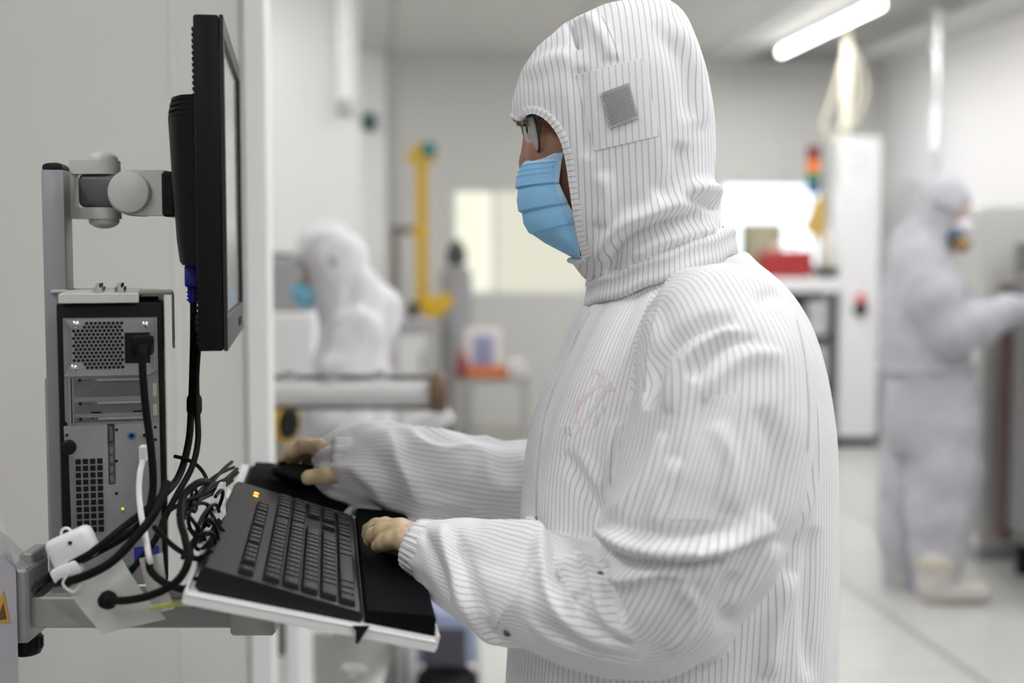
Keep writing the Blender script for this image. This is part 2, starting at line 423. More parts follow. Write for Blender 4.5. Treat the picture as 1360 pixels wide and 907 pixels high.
# ------------------------------------------------------------------ ceiling lamps
m_tube = mat('lit_tube', (1, 1, 1), 0.4, emit=9.0, ecol=(1.0, 0.99, 0.96))
def batten(a, b0, b1, label, power=1.0):
    L = b1 - b0; bm_ = (b0 + b1) / 2
    r = root('ceiling_lamp', label, 'lamp', RW(a, bm_, CEIL - 0.10), ROOM, 'fluorescent battens under the ceiling')
    h = MB(); h.box((0, 0, 0.075), (0.07, L, 0.045), None, 0.006); part('housing', h, m_white, r)
    t = MB(); t.tube([(0, -L / 2 + 0.01, 0.025), (0, 0, 0.025), (0, L / 2 - 0.01, 0.025)], 0.026, 12, 2); part('tube', t, m_tube, r)
    if power:
        ld = bpy.data.lights.new('lamp_light', 'AREA'); ld.shape = 'RECTANGLE'; ld.size = 0.16; ld.size_y = L; ld.energy = LAMP_POWER * power * L; ld.color = (1.0, 0.99, 0.985)
        lo = bpy.data.objects.new('lamp_light', ld); COL.objects.link(lo); lo.parent = r; lo.location = (0, 0, -0.004)
la = 2.95
batten(la, 8.50, 9.42, 'lit fluorescent batten under the ceiling, the farther one over the hanging cables', 1.7)
batten(la, 7.52, 8.44, 'lit fluorescent batten running out of the top of the picture', 1.7)
for a in (-2.0, -1.0): batten(a, 8.0, 9.4, 'lit fluorescent batten hidden behind the inner wall', 1.0)  # unseen lamps added behind the inner wall to brighten the back wall
for a in (-1.1, 0.95, 2.95):
    for b, pw in ((-1.2, 1.0), (0.9, 1.0), (2.9, 1.0), (4.7, 1.0), (6.3, 1.1)):
        if a < 0 and 2 < b < 3.5: continue
        batten(a, b - 0.6, b + 0.6, 'lit fluorescent batten under the ceiling outside the picture', pw)

# ------------------------------------------------------------------ things far back on the left
g = MB(); g.tube([P(455, -20, 6.72), P(456, 60, 6.72), P(457, 132, 6.72)], 0.034, 10, 3)
r = root('wall_conduit', 'white vertical conduit with a small grey end piece on the left wall', 'conduit', P(457, 132, 6.72)); part('pipe', g, m_white, r, True)
g = MB(); g.lathe([(0.0, 0), (0.03, 0), (0.04, 0.02), (0.04, 0.055), (0.03, 0.07)], P(459, 152, 6.72)); part('end_piece', g, mat('conduit_end', (0.42, 0.42, 0.4), 0.5), r, True)
q = hitb(490, 162, BB - 0.14); g = MB(); rbox(g, q[0] - 0.05, q[0] + 0.05, BB - 0.17, BB - 0.121, q[2] - 0.065, q[2] + 0.065, 0.01)
r = root('alarm_box', 'small dark green call box high on the white pillar', 'box', RW(q[0], BB - 0.15, q[2] - 0.065)); part('case', g, mat('dark_green', (0.02, 0.10, 0.085), 0.4), r, True)
g = MB(); g.cyl(RW(q[0], BB - 0.185, q[2]), RW(q[0], BB - 0.17, q[2]), 0.022); part('button', g, mat('teal', (0.03, 0.22, 0.2), 0.4), r, True)

# steel work bench with the yellow crane and equipment against the back wall
YB = 9.2
tz = P(540, 421, YB)[2]
xb0, xb1 = P(440, 421, YB)[0], P(578, 421, YB)[0]
r = root('equipment_bench', 'light grey equipment bench behind the yellow crane', 'bench', ((xb0 + xb1) / 2, YB, 0))
g = MB(); g.box(((xb0 + xb1) / 2, YB + 0.15, tz - 0.02), (xb1 - xb0, 0.7, 0.04), None, 0.006); part('worktop', g, m_lgrey, r, True)
g = MB(); g.box(((xb0 + xb1) / 2, YB + 0.17, (tz - 0.04 + 0.08) / 2 + 0.0), (xb1 - xb0 - 0.06, 0.6, tz - 0.12), None, 0.006); part('cabinet_body', g, m_lgrey, r, True)
for i in range(3):
    wdt = (xb1 - xb0 - 0.1) / 3; cx = xb0 + 0.05 + wdt * (i + 0.5)
    g = MB(); g.box((cx, YB - 0.138, tz / 2), (wdt - 0.02, 0.016, tz - 0.22), None, 0.004); d = part('door', g, m_white, r, True)
    g = MB(); g.box((cx + wdt * 0.35, YB - 0.155, tz * 0.7), (0.02, 0.02, 0.14), None, 0.004); part('handle', g, m_grey, d, True)
for sx in (xb0 + 0.06, xb1 - 0.06):
    for sy in (YB - 0.07, YB + 0.42): g = MB(); g.cyl((sx, sy, 0), (sx, sy, 0.1), 0.03); part('foot', g, m_dark, r, True)
m_yel = mat('yellow_paint', (0.62, 0.40, 0.045), 0.4, var=0.06); m_yel2 = mat('yellow_orange_paint', (0.72, 0.45, 0.02), 0.4)
r = root('yellow_crane', 'yellow upright handling arm with a teal knob on its head', 'crane', P(560, 420, YB))
B_ = P(560, 420, YB)
g = MB(); g.box((P(573, 0, YB)[0], YB, tz + 0.07), (0.15, 0.2, 0.14), None, 0.02); part('base', g, m_yel2, r, True)
g = MB(); g.cyl(P(590, 400, YB - 0.1), P(590, 400, YB + 0.1), 0.06, n=20); part('drive', g, m_yel2, r, True)
g = MB(); g.box((P(559, 0, YB)[0], YB, (tz + P(0, 215, YB)[2]) / 2 + 0.05), (0.085, 0.085, P(0, 215, YB)[2] - tz), None, 0.01); part('column', g, m_yel, r, True)
g = MB(); zt = P(0, 215, YB)[2]; g.prism([(P(536, 0, YB)[0], YB - 0.05, zt), (P(580, 0, YB)[0], YB - 0.05, zt), (P(577, 0, YB)[0], YB - 0.05, zt + 0.06), (P(562, 0, YB)[0], YB - 0.05, zt + 0.14), (P(555, 0, YB)[0], YB - 0.05, zt + 0.13), (P(540, 0, YB)[0], YB - 0.05, zt + 0.04)], (0, 0.1, 0)); part('head', g, m_yel2, r, True)
g = MB(); g.lathe([(0, 0), (0.04, 0.005), (0.055, 0.03), (0.04, 0.055), (0, 0.06)], P(570, 199, YB - 0.04), (0, -1, 0)); part('knob', g, mat('teal_knob', (0.05, 0.25, 0.27), 0.4), r, True)
g = MB(); g.box(P(557, 308, YB), (0.1, 0.1, 0.05), None, 0.008); part('collar', g, m_yel2, r, True)
m_ol = mat('olive_grey_steel', (0.20, 0.19, 0.16), 0.5)
r = root('dark_frame', 'dark angled steel frame left of the yellow crane', 'frame', P(525, 421, YB + 0.2))
g = MB(); g.box(P(525, 360, YB + 0.2) + [0, 0, 0.0], (0.05, 0.05, P(0, 300, YB)[2] - tz), None, 0.005)
V = np.vstack(g.v); g.v = [V + [0, 0, tz - V[:, 2].min()]]; part('upright', g, m_ol, r, True)
g = MB(); g.box((P(540, 0, YB + 0.2)[0], YB + 0.2, V[:, 2].max() + tz - V[:, 2].min() - 0.025), (0.22, 0.05, 0.06), None, 0.005); part('crossbar', g, m_ol, r, True)
r = root('bench_instrument', 'low silver instrument with black ends on the far bench', 'instrument', (P(525, 0, YB - 0.1)[0], YB - 0.1, tz))
xa = [P(q, 0, YB - 0.1)[0] for q in (500, 509, 540, 551)]
g = MB(); g.box(((xa[1] + xa[2]) / 2, YB - 0.1, tz + 0.055), (xa[2] - xa[1], 0.16, 0.09), None, 0.01); g.box(((xa[1] + xa[2]) / 2, YB - 0.1, tz + 0.005), (0.1, 0.12, 0.01)); part('body', g, m_lgrey, r, True)
for c0, c1 in ((xa[0], xa[1]), (xa[2], xa[3])):
    g = MB(); g.cyl((c0, YB - 0.1, tz + 0.055), (c1, YB - 0.1, tz + 0.055), 0.054, n=20); part('end_cap', g, m_black, r, True)
# gas cylinder
YG = 9.6; gx = P(605, 0, YG)[0]; gt = P(0, 352, YG)[2]
r = root('gas_cylinder', 'tall grey gas cylinder with a dark valve cap beside the window', 'gas cylinder', (gx, YG, 0))
g = MB(); g.lathe([(0.10, 0), (0.115, 0.01), (0.115, gt - 0.08), (0.10, gt - 0.03), (0.06, gt), (0.04, gt + 0.02)], (gx, YG, 0), n=24); part('body', g, m_grey, r, True)
g = MB(); g.lathe([(0.055, gt), (0.07, gt + 0.02), (0.075, gt + 0.10), (0.05, gt + 0.14), (0.03, gt + 0.18), (0, gt + 0.19)], (gx, YG, 0)); part('valve_cap', g, m_dark, r, True)
# stainless side table with boxes
YT = 8.6
t0 = P(603, 497, YT); t1 = P(703, 503, YT - 0.3)
tzz = t0[2]; xl, xr_ = t0[0], P(703, 500, YT)[0]
r = root('steel_table', 'small stainless steel side table below the bright window', 'table', ((xl + xr_) / 2, YT, 0))
g = MB(); g.box(((xl + xr_) / 2, YT, tzz - 0.015), (xr_ - xl, 0.62, 0.03), None, 0.005); part('table_top', g, m_steel, r, True)
for sx in (xl + 0.03, xr_ - 0.03):
    for sy in (YT - 0.28, YT + 0.28): g = MB(); g.box((sx, sy, (tzz - 0.03) / 2), (0.04, 0.04, tzz - 0.03), None, 0.005); part('leg', g, m_steel, r, True)
g = MB(); g.box(((xl + xr_) / 2, YT, 0.25), (xr_ - xl - 0.04, 0.56, 0.02), None, 0.004); part('lower_shelf', g, m_steel, r, True)
m_org = mat('orange_plastic', (0.72, 0.22, 0.07), 0.45); m_red = mat('red_paint', (0.38, 0.03, 0.03), 0.35); m_blu = mat('blue_print', (0.30, 0.36, 0.58), 0.5)
def tray(name, label, cat, px0, px1, Y, z0, h, d, m):
    x0, x1 = P(px0, 0, Y)[0], P(px1, 0, Y)[0]; c = ((x0 + x1) / 2, Y, z0); t = 0.008
    g = MB(); g.box((c[0], Y, z0 + t / 2), (x1 - x0, d, t)); 
    for s in (-1, 1):
        g.box((c[0] + s * (x1 - x0 - t) / 2, Y, z0 + h / 2), (t, d, h)); g.box((c[0], Y + s * (d - t) / 2, z0 + h / 2), (x1 - x0, t, h))
    return solo(name, label, cat, g, m)
tray('parts_tray', 'shallow orange plastic tray on the steel side table', 'tray', 618, 674, YT - 0.12, tzz, 0.055, 0.26, m_org)
def carton(name, label, px0, px1, Y, z0, h, d, m, lm, lid=True):
    x0, x1 = P(px0, 0, Y)[0], P(px1, 0, Y)[0]
    r = root(name, label, 'box', ((x0 + x1) / 2, Y, z0)); W = x1 - x0
    g = MB(); g.box((0, 0, h / 2), (W, d, h), None, 0.006); part('carton', g, m, r)
    g = MB(); g.box((0, -d / 2 - 0.002, h * 0.5), (W * 0.55, 0.004, h * 0.72), None, 0.001); part('label_panel', g, lm, r)
    for s in (-1, 1):
        g = MB(); g.box((s * W * 0.25, 0, h + 0.002), (W * 0.49, d * 0.98, 0.004), None, 0.001); part('flap', g, m, r)
    return r
carton('supply_box', 'white box with a pale blue panel on the steel side table', 617, 666, YT + 0.14, tzz, 0.29, 0.2, m_white, m_blu)
g = MB(); rr = P(597, 0, YT - 0.1)[0]
g.lathe([(0.035, 0), (0.045, 0.01), (0.045, 0.09), (0.03, 0.12), (0.02, 0.14), (0.02, 0.17), (0, 0.172)], (xl + 0.06, YT - 0.16, tzz)); solo('red_bottle', 'dark red bottle at the left end of the steel side table', 'bottle', g, mat('dark_red', (0.28, 0.05, 0.06), 0.4))
carton('tissue_box', 'low white box at the right end of the steel side table', 676, 698, YT - 0.1, tzz, 0.10, 0.2, m_white, m_lgrey)

# ------------------------------------------------------------------ left mid distance: bench with roller
YR = 3.4
zc = P(470, 523, YR)[2]
r = root('roller_bench', 'long pale grey roller on a frame in front of the bending worker', 'roller', (P(470, 0, YR)[0], YR, 0))
g = MB(); g.cyl(P(300, 523, YR), P(572, 523, YR), 0.026, n=24); part('roller_tube', g, m_lgrey, r, True)
g = MB(); g.cyl(P(300, 501, YR + 0.03), P(578, 501, YR + 0.03), 0.007, n=10); part('guide_rod', g, m_dark, r, True)
g = MB(); g.cyl(P(300, 541, YR + 0.02), P(578, 541, YR + 0.02), 0.007, n=10); part('guide_rod', g, m_dark, r, True)
for px in (384, 440, 505): g = MB(); g.box(P(px, 498, YR + 0.02), (0.03, 0.03, 0.025), None, 0.004); part('clamp', g, m_grey, r, True)
g = MB(); g.lathe([(0, -0.02), (0.05, -0.02), (0.054, -0.012), (0.054, 0.012), (0.05, 0.02), (0, 0.02)], P(582, 521, YR), (1, 0, 0), 28); part('end_flange', g, mat('brown_phenolic', (0.13, 0.075, 0.045), 0.5), r, True)
g = MB(); g.box((P(320, 0, YR)[0], YR + 0.02, zc / 2), (0.06, 0.06, zc), None, 0.006); g.box((P(320, 0, YR)[0], YR + 0.02, 0.02), (0.1, 0.12, 0.04), None, 0.006); part('stand', g, m_grey, r, True)
# white hose drooping from the end of the roller to the floor
hp = [P(598, 548, YR + 0.1), P(585, 556, YR + 0.1), P(562, 560, YR + 0.1), P(543, 572, YR + 0.1), P(536, 590, YR + 0.12), P(534, 640, YR + 0.12), P(532, 760, YR + 0.14)]
hp.append(np.array([hp[-1][0], hp[-1][1], 0.022]))
g = MB(); g.tube(hp, [0.022, 0.024, 0.022, 0.022, 0.022, 0.022, 0.022, 0.022], 12, 6); solo('white_hose', 'thick white flexible hose drooping below the roller end', 'hose', g, m_white)
# grey terminal behind the bending worker's head
YM = 4.9
r = root('wall_terminal', 'grey equipment cabinet with a dark top left of the bending worker', 'cabinet', (P(372, 0, YM)[0], YM, 0))
x0, x1 = P(335, 0, YM)[0], P(407, 0, YM)[0]; zb, zt = P(0, 415, YM)[2], P(0, 342, YM)[2]
g = MB(); g.box(((x0 + x1) / 2, YM + 0.15, (zb + zt) / 2), (x1 - x0, 0.3, zt - zb), None, 0.01); part('screen_housing', g, m_grey, r, True)
g = MB(); g.box(((x0 + x1) / 2, YM + 0.15, zt + 0.008), (x1 - x0 - 0.04, 0.26, 0.016), None, 0.004); part('top_cover', g, m_dark, r, True)
g = MB(); g.box(((x0 + x1) / 2, YM + 0.15, zb / 2), (x1 - x0 + 0.04, 0.36, zb), None, 0.008); part('pedestal', g, m_white, r, True)
# black handwheel low on the left, yellow rim
r = root('hand_wheel', 'black handwheel with a yellow rim low at the partition edge', 'handwheel', (P(372, 0, 3.7)[0], 3.7, 0))
g = MB(); g.lathe([(0, -0.03), (0.045, -0.03), (0.05, 0), (0.045, 0.03), (0, 0.03)], P(374, 562, 3.7), (1, -0.5, 0)); part('hub', g, m_black, r, True)
g = MB(); c = P(381, 562, 3.7); g.tube([c + 0.052 * (math.cos(t) * np.array([0, 0, 1]) + math.sin(t) * unit([0.5, 1, 0])) for t in np.linspace(0, 2 * math.pi, 17)], 0.008, 8, 2); part('rim', g, m_yel2, r, True)
g = MB(); zz = P(374, 562, 3.7)[2]; g.box((P(372, 0, 3.72)[0] - 0.03, 3.73, (zz - 0.03) / 2), (0.05, 0.05, zz - 0.03), None, 0.004); part('pedestal', g, m_grey, r, True)

# ------------------------------------------------------------------ low things under the keyboard tray
YC = 2.93
r = root('white_cabinet', 'low white cabinet with a dark slot handle beside the partition', 'cabinet', (P(365, 0, YC)[0], YC + 0.1, 0))
x0, x1 = P(330, 0, YC)[0], P(388, 0, YC)[0]; zt = 0.80
g = MB(); g.box(((x0 + x1) / 2 - 0.1, YC + 0.1, zt / 2), (x1 - x0 + 0.2, 0.2, zt), None, 0.006); part('body', g, m_white, r, True)
g = MB(); g.box(((x0 + x1) / 2 - 0.1, YC - 0.008, zt / 2), (x1 - x0 + 0.17, 0.016, zt - 0.06), None, 0.004); d = part('door', g, m_white, r, True)
g = MB(); g.box(P(374, 838, YC - 0.03), (0.012, 0.02, 0.11), None, 0.003); part('handle', g, m_dark, d, True)
zt = 0.39; YS0, YS1 = 3.15, 3.62
x0, x1 = P(399, 852, YS1)[0], P(527, 852, YS1)[0]
r = root('steel_chest', 'low stainless steel chest with a lid clasp under the keyboard tray', 'chest', ((x0 + x1) / 2, YS0, 0))
g = MB(); g.box(((x0 + x1) / 2, (YS0 + YS1) / 2, (zt - 0.04) / 2), (x1 - x0, YS1 - YS0, zt - 0.04), None, 0.012); part('body', g, m_steel2, r, True)
g = MB(); g.box(((x0 + x1) / 2, (YS0 + YS1) / 2, zt - 0.018), (x1 - x0 + 0.012, YS1 - YS0 + 0.012, 0.036), None, 0.012, 2); ld_ = part('lid', g, m_steel2, r, True)
c = PF(470, 893, zt + 0.006); g = MB(); g.tube([c + [-0.03, 0, 0], c + [-0.02, 0, 0.012], c + [0.02, 0, 0.012], c + [0.03, 0, 0]], 0.004, 8, 4); g.box(c - [0, 0.02, 0.002], (0.03, 0.025, 0.008), None, 0.002); part('clasp', g, m_alu, ld_, True)
g = MB(); g.cyl(P(455, 846, YS1 + 0.05), P(455, 846, YS1 + 0.12), 0.018); 
YV = 3.45; x0, x1 = P(548, 0, YV)[0], P(632, 0, YV)[0]; xm = (x0 + x1) / 2; z1, z0 = P(0, 814, YV)[2], P(0, 884, YV)[2]
r = root('pump_unit', 'small blue-grey unit with a dark front panel on a white frame', 'device', (xm, YV, 0))
g = MB(); g.box((xm, YV + 0.12, (z0 + z1) / 2), (x1 - x0, 0.24, z1 - z0), None, 0.02, 2); part('case', g, mat('blue_grey_plastic', (0.30, 0.36, 0.52), 0.4), r, True)
g = MB(); g.box((xm - 0.005, YV - 0.004, (z0 + z1) / 2 - 0.02), ((x1 - x0) * 0.70, 0.012, (z1 - z0) * 0.72), None, 0.004); part('front_panel', g, mat('dark_slate', (0.07, 0.07, 0.09), 0.4), r, True)
for s in (-1, 1):
    for yy in (0.02, 0.22):
        g = MB(); g.cyl((xm + s * (x1 - x0) * 0.52, YV + yy, z1 - 0.06), (xm + s * ((x1 - x0) * 0.52 + 0.02), YV + yy, 0.0), 0.012, n=10); part('leg', g, m_white, r, True)
g = MB(); g.lathe([(0, 0), (0.075, 0), (0.085, 0.02), (0.085, 0.06), (0.07, 0.08), (0, 0.085)], (xm, YV + 0.02, z0 - 0.10)); part('filter_drum', g, m_black, r, True)
g = MB(); g.box((xm, YV + 0.12, z0 - 0.11), (x1 - x0 + 0.03, 0.24, 0.02), None, 0.004); part('shelf', g, m_white, r, True)

# ------------------------------------------------------------------ far right: rack with column, red box, signal tower
YK = 9.7
def xz(px, py, Y): q = P(px, py, Y); return q[0], q[2]
cx0, ctop = xz(1118, 181, YK); cx1, _ = xz(1172, 181, YK)
rc_ = root('control_cabinet', 'tall narrow white control cabinet with a red stop button', 'cabinet', ((cx0 + cx1) / 2, YK, 0))
g = MB(); g.box(((cx0 + cx1) / 2, YK + 0.15, (ctop + 0.06) / 2), (cx1 - cx0, 0.3, ctop - 0.06), None, 0.01); colm = part('column_body', g, m_white, rc_, True)
g = MB(); g.box(((cx0 + cx1) / 2, YK + 0.15, 0.03), (cx1 - cx0, 0.29, 0.06), None, 0.004); part('plinth', g, m_black, rc_, True)
g = MB(); g.cyl(P(1143, 411, YK), P(1143, 411, YK - 0.03), 0.05, n=20); eb = part('stop_switch', g, m_black, colm, True)
for nm, pxs, pys in (('column_logo', 1136, 213),):
    g = MB(); g.tube([P(pxs, pys, YK) + np.array([0.05 * math.cos(t), -0.004, 0.09 * math.sin(t)]) for t in np.linspace(0, 2 * math.pi, 17)], 0.005, 6, 1); part(nm, g, m_lgrey, colm, True)
cx0 -= 0.004
sx0 = P(985, 0, YK)[0]; r = root('equipment_rack', 'low white-topped rack with open dark shelves beside the tall control cabinet', 'rack', ((sx0 + cx0) / 2, YK, 0)); st, sb = P(0, 369, YK)[2], P(0, 388, YK)[2]
g = MB(); g.box(((sx0 + cx0) / 2, YK + 0.2, (st + sb) / 2), (cx0 - sx0, 0.55, st - sb), None, 0.008); part('worktop', g, m_white, r, True)
for sx in (sx0 + 0.03, (sx0 + cx0) / 2 + 0.1, cx0 - 0.03):
    for sy in (YK, YK + 0.42): g = MB(); g.box((sx, sy, sb / 2 + 0.03), (0.035, 0.035, sb - 0.06), None, 0.003); part('upright', g, m_dark, r, True)
for z in (0.09, 0.45, 0.8):
    g = MB(); g.box(((sx0 + cx0) / 2, YK + 0.2, z), (cx0 - sx0 - 0.02, 0.5, 0.03), None, 0.004); part('shelf', g, m_dark if z > 0.2 else m_lgrey, r, True)
g = MB(); g.box(((sx0 + cx0) / 2, YK + 0.44, sb / 2), (cx0 - sx0, 0.02, sb), None, 0.003); part('back_panel', g, mat('rack_back', (0.11, 0.11, 0.10), 0.5), r, True)
g = MB(); g.box(((sx0 + cx0) / 2, YK + 0.18, 0.03), (cx0 - sx0, 0.5, 0.06), None, 0.004); part('plinth', g, m_black, r, True)
# red cap of the stop switch
g = MB(); g.lathe([(0.03, 0), (0.038, 0.012), (0.036, 0.028), (0.02, 0.036), (0, 0.037)], P(1143, 397, YK), (0, -1, 0.2)); part('stop_button', g, mat('red_button', (0.65, 0.06, 0.03), 0.4), colm, True)
for k, (px, z, h, wdt) in enumerate(((1092, 0.82, 0.25, 0.13), (1092, 0.47, 0.26, 0.15), (1047, 0.82, 0.15, 0.12), (1046, 0.47, 0.2, 0.16), (1098, 0.11, 0.26, 0.14), (1045, 0.11, 0.22, 0.18))):
    x = P(px, 0, YK)[0]; nm = ['white power module on the top rack shelf', 'white power module on the middle rack shelf', 'dark instrument on the top rack shelf', 'dark instrument on the middle rack shelf', 'pale canister at the foot of the rack', 'dark case at the foot of the rack'][k]
    r = root('rack_module', nm, 'module', (x, YK + 0.05, z - 0.0 + 0.0)); mm = m_white if k in (0, 1) else (m_lgrey if k == 4 else m_dark)
    g = MB(); g.box((0, 0.08, h / 2), (wdt, 0.26, h), None, 0.006); part('case', g, mm, r)
    g = MB(); g.box((0, -0.055, h * 0.5), (wdt * 0.8, 0.012, h * 0.7), None, 0.003); part('face_plate', g, m_grey if k > 1 else m_lgrey, r)
    g = MB(); g.cyl((0, -0.07, h * 0.6), (0, -0.055, h * 0.6), 0.014); part('knob', g, m_black, r)
# red tool box
x0, x1 = P(1016, 0, YK - 0.05)[0], P(1084, 0, YK - 0.05)[0]
r = root('tool_box', 'dark red metal tool box on the rack worktop', 'tool box', ((x0 + x1) / 2, YK + 0.05, st)); W = x1 - x0
g = MB(); g.box((0, 0, 0.075), (W, 0.22, 0.15), None, 0.012); part('box_body', g, m_red, r)
g = MB(); g.prism([(-W / 2, -0.11, 0.15), (W / 2, -0.11, 0.15), (W / 2, -0.05, 0.20), (-W / 2, -0.05, 0.20)], (0, 0.001, 0)); g.box((0, 0.0, 0.175), (W, 0.2, 0.05), None, 0.02); part('lid', g, m_red, r)
g = MB(); g.tube([(-0.08, 0, 0.2), (-0.07, 0, 0.235), (0.07, 0, 0.235), (0.08, 0, 0.2)], 0.009, 8, 4); part('handle', g, m_alu, r)
carton('cardboard_box', 'olive cardboard box behind the red tool box in front of the window', 991, 1040, YK + 0.3, st, P(0, 298, YK + 0.3)[2] - st, 0.2, mat('olive_card', (0.33, 0.31, 0.21), 0.7), mat('olive_card_label', (0.38, 0.36, 0.26), 0.7))
# signal tower on its pole
sxp = P(1084, 0, YK + 0.1)[0]
r = root('signal_tower', 'stacked red, orange, green and blue signal lamp on a pole', 'signal lamp', (sxp, YK + 0.1, st))
g = MB(); g.cyl((sxp, YK + 0.1, st), (sxp, YK + 0.1, P(0, 256, YK + 0.1)[2]), 0.012, n=10); g.cyl((sxp, YK + 0.1, st), (sxp, YK + 0.1, st + 0.02), 0.05); part('pole', g, m_alu, r, True)
for nm, y0, y1, c in (('blue_segment', 257, 243, (0.02, 0.04, 0.25)), ('green_segment', 243, 229, (0.02, 0.22, 0.06)), ('orange_segment', 229, 213, (0.75, 0.18, 0.02)), ('red_segment', 213, 199, (0.16, 0.012, 0.015))):
    g = MB(); z0, z1 = P(0, y0, YK + 0.1)[2], P(0, y1, YK + 0.1)[2]; g.lathe([(0, z0), (0.045, z0), (0.05, z0 + 0.004), (0.05, z1 - 0.004), (0.045, z1), (0, z1)], (sxp, YK + 0.1, 0)); part(nm, g, mat('lens_' + nm, c, 0.3), r, True)
g = MB(); z1 = P(0, 199, YK + 0.1)[2]; g.lathe([(0.05, z1), (0.05, z1 + 0.015), (0.03, z1 + 0.03), (0, z1 + 0.03)], (sxp, YK + 0.1, 0)); part('cap', g, mat('dark_red_cap', (0.12, 0.03, 0.03), 0.4), r, True)
# tilted yellow bag hanging from the pole
g = MB(); Yq = YK + 0.04; g.prism([P(1091, 258, Yq), P(1098, 268, Yq), P(1094, 322, Yq), P(1068, 303, Yq), P(1082, 270, Yq)], (0, 0.03, 0)); solo('yellow_pouch', 'mustard yellow pouch hanging under the signal lamp', 'pouch', g, mat('mustard_cloth', (0.50, 0.32, 0.09), 0.7))
r = root('spray_bottle', 'pale narrow bottle on a black base at the right of the rack worktop', 'bottle', (P(1105, 0, YK)[0], YK + 0.03, st))
g = MB(); g.lathe([(0.04, 0.07), (0.045, 0.09), (0.045, 0.24), (0.03, 0.30), (0.015, 0.33), (0.015, 0.38), (0, 0.385)], (0, 0, 0)); part('body', g, mat('cream_plastic', (0.66, 0.64, 0.56), 0.4), r)
g = MB(); g.box((0, 0, 0.035), (0.13, 0.13, 0.07), None, 0.01); part('base', g, m_black, r)
# dark switch and handle on the far side of the column
q = P(1178, 275, YK + 0.2)

# hanging cables and rod
YHc = 8.9; r = root('hanging_cables', 'cream cable bundle with long loops hanging from the ceiling', 'cables', P(1124, 188, YHc))
m_cream = mat('cream_cable', (0.66, 0.62, 0.50), 0.5)
top = np.array([P(1127, 45, YHc)[0], YHc, CEIL])
g = MB(); g.tube([top, P(1126, 90, YHc), P(1124, 140, YHc), P(1122, 172, YHc)], [0.03, 0.035, 0.035, 0.03], 10, 4); part('trunk_cable', g, m_cream, r, True)
for pts in ([(1124, 60), (1108, 120), (1093, 165), (1099, 183), (1112, 170)], [(1130, 55), (1148, 95), (1150, 125), (1138, 160), (1124, 170)], [(1122, 70), (1103, 140), (1090, 170), (1105, 188), (1120, 172)], [(1131, 60), (1139, 110), (1134, 150), (1122, 180), (1112, 183)]):
    g = MB(); o = random.uniform(-0.05, 0.05); g.tube([top] + [P(a, b, YHc + o) for a, b in pts], 0.0065, 6, 5); part('loop_cable', g, m_cream, r, True)
YH = 8.4; r = root('hanging_rod', 'thin bright metal rod hanging from the ceiling at the right', 'rod', P(1243, 232, YH))
xh = P(1246, 120, YH)[0]
g = MB(); g.cyl((xh, YH, P(0, 232, YH)[2]), (xh, YH, CEIL), 0.022, n=12); part('rod', g, m_alu, r, True)
for y0, y1 in ((52, 72), (140, 200)):
    g = MB(); g.cyl((xh, YH, P(0, y1, YH)[2]), (xh, YH, P(0, y0, YH)[2]), 0.034, n=14); part('sleeve', g, m_white, r, True)
g = MB(); g.cyl((xh, YH, CEIL - 0.03), (xh, YH, CEIL), 0.06); part('ceiling_rose', g, m_alu, r, True)

# ------------------------------------------------------------------ right side: cabinets beside the standing worker
def rroot(name, label, cat, a, b): return root(name, label, cat, RW(a, b, 0), ROOM)
r = rroot('grey_cabinet', 'tall light grey cabinet behind the standing worker', 'cabinet', 3.2, 6.17)
m_cab = mat('cabinet_grey', (0.60, 0.60, 0.585), 0.45, var=0.03)
g = MB(); g.box((0, 0, 0.86), (0.8, 0.7, 1.60), None, 0.008); part('body', g, m_cab, r)
g = MB(); g.box((0, 0, 0.03), (0.78, 0.68, 0.06), None, 0.003); part('plinth', g, m_grey, r)
for k, b in enumerate((-0.172, 0.172)):
    g = MB(); g.box((-0.408, b, 0.88), (0.016, 0.335, 1.5), None, 0.004); d = part('door', g, m_cab, r)
    g = MB(); g.box((-0.43, b + 0.12, 0.95), (0.03, 0.05, 0.04), None, 0.004); part('latch', g, m_dark, d)
    g = MB(); g.cyl((-0.42, b - 0.1, 0.42), (-0.41, b - 0.1, 0.42), 0.02); part('lock', g, m_grey, d)
r = rroot('grille_machine', 'dark grey machine with a grille side at the right edge', 'machine', 3.18, 5.2)
g = MB(); g.box((0, 0, 0.82), (0.68, 0.84, 1.34), None, 0.01); part('body', g, mat('machine_grey', (0.17, 0.17, 0.165), 0.5), r)
g = MB(); g.box((-0.345, 0.455, 0.72), (0.03, 0.11, 1.16), None, 0.004); part('edge_strip', g, mat('maroon_strip', (0.075, 0.035, 0.032), 0.45), r)
for k in range(22):
    g = MB(); g.box((-0.345, 0.02, 0.24 + k * 0.052), (0.012, 0.74, 0.024), None, 0.002); part('slat', g, m_grey, r)
for s in (-1, 1):
    for t in (-1, 1): g = MB(); g.cyl((0.28 * s, 0.36 * t, 0), (0.28 * s, 0.36 * t, 0.16), 0.04); part('foot', g, m_black, r)

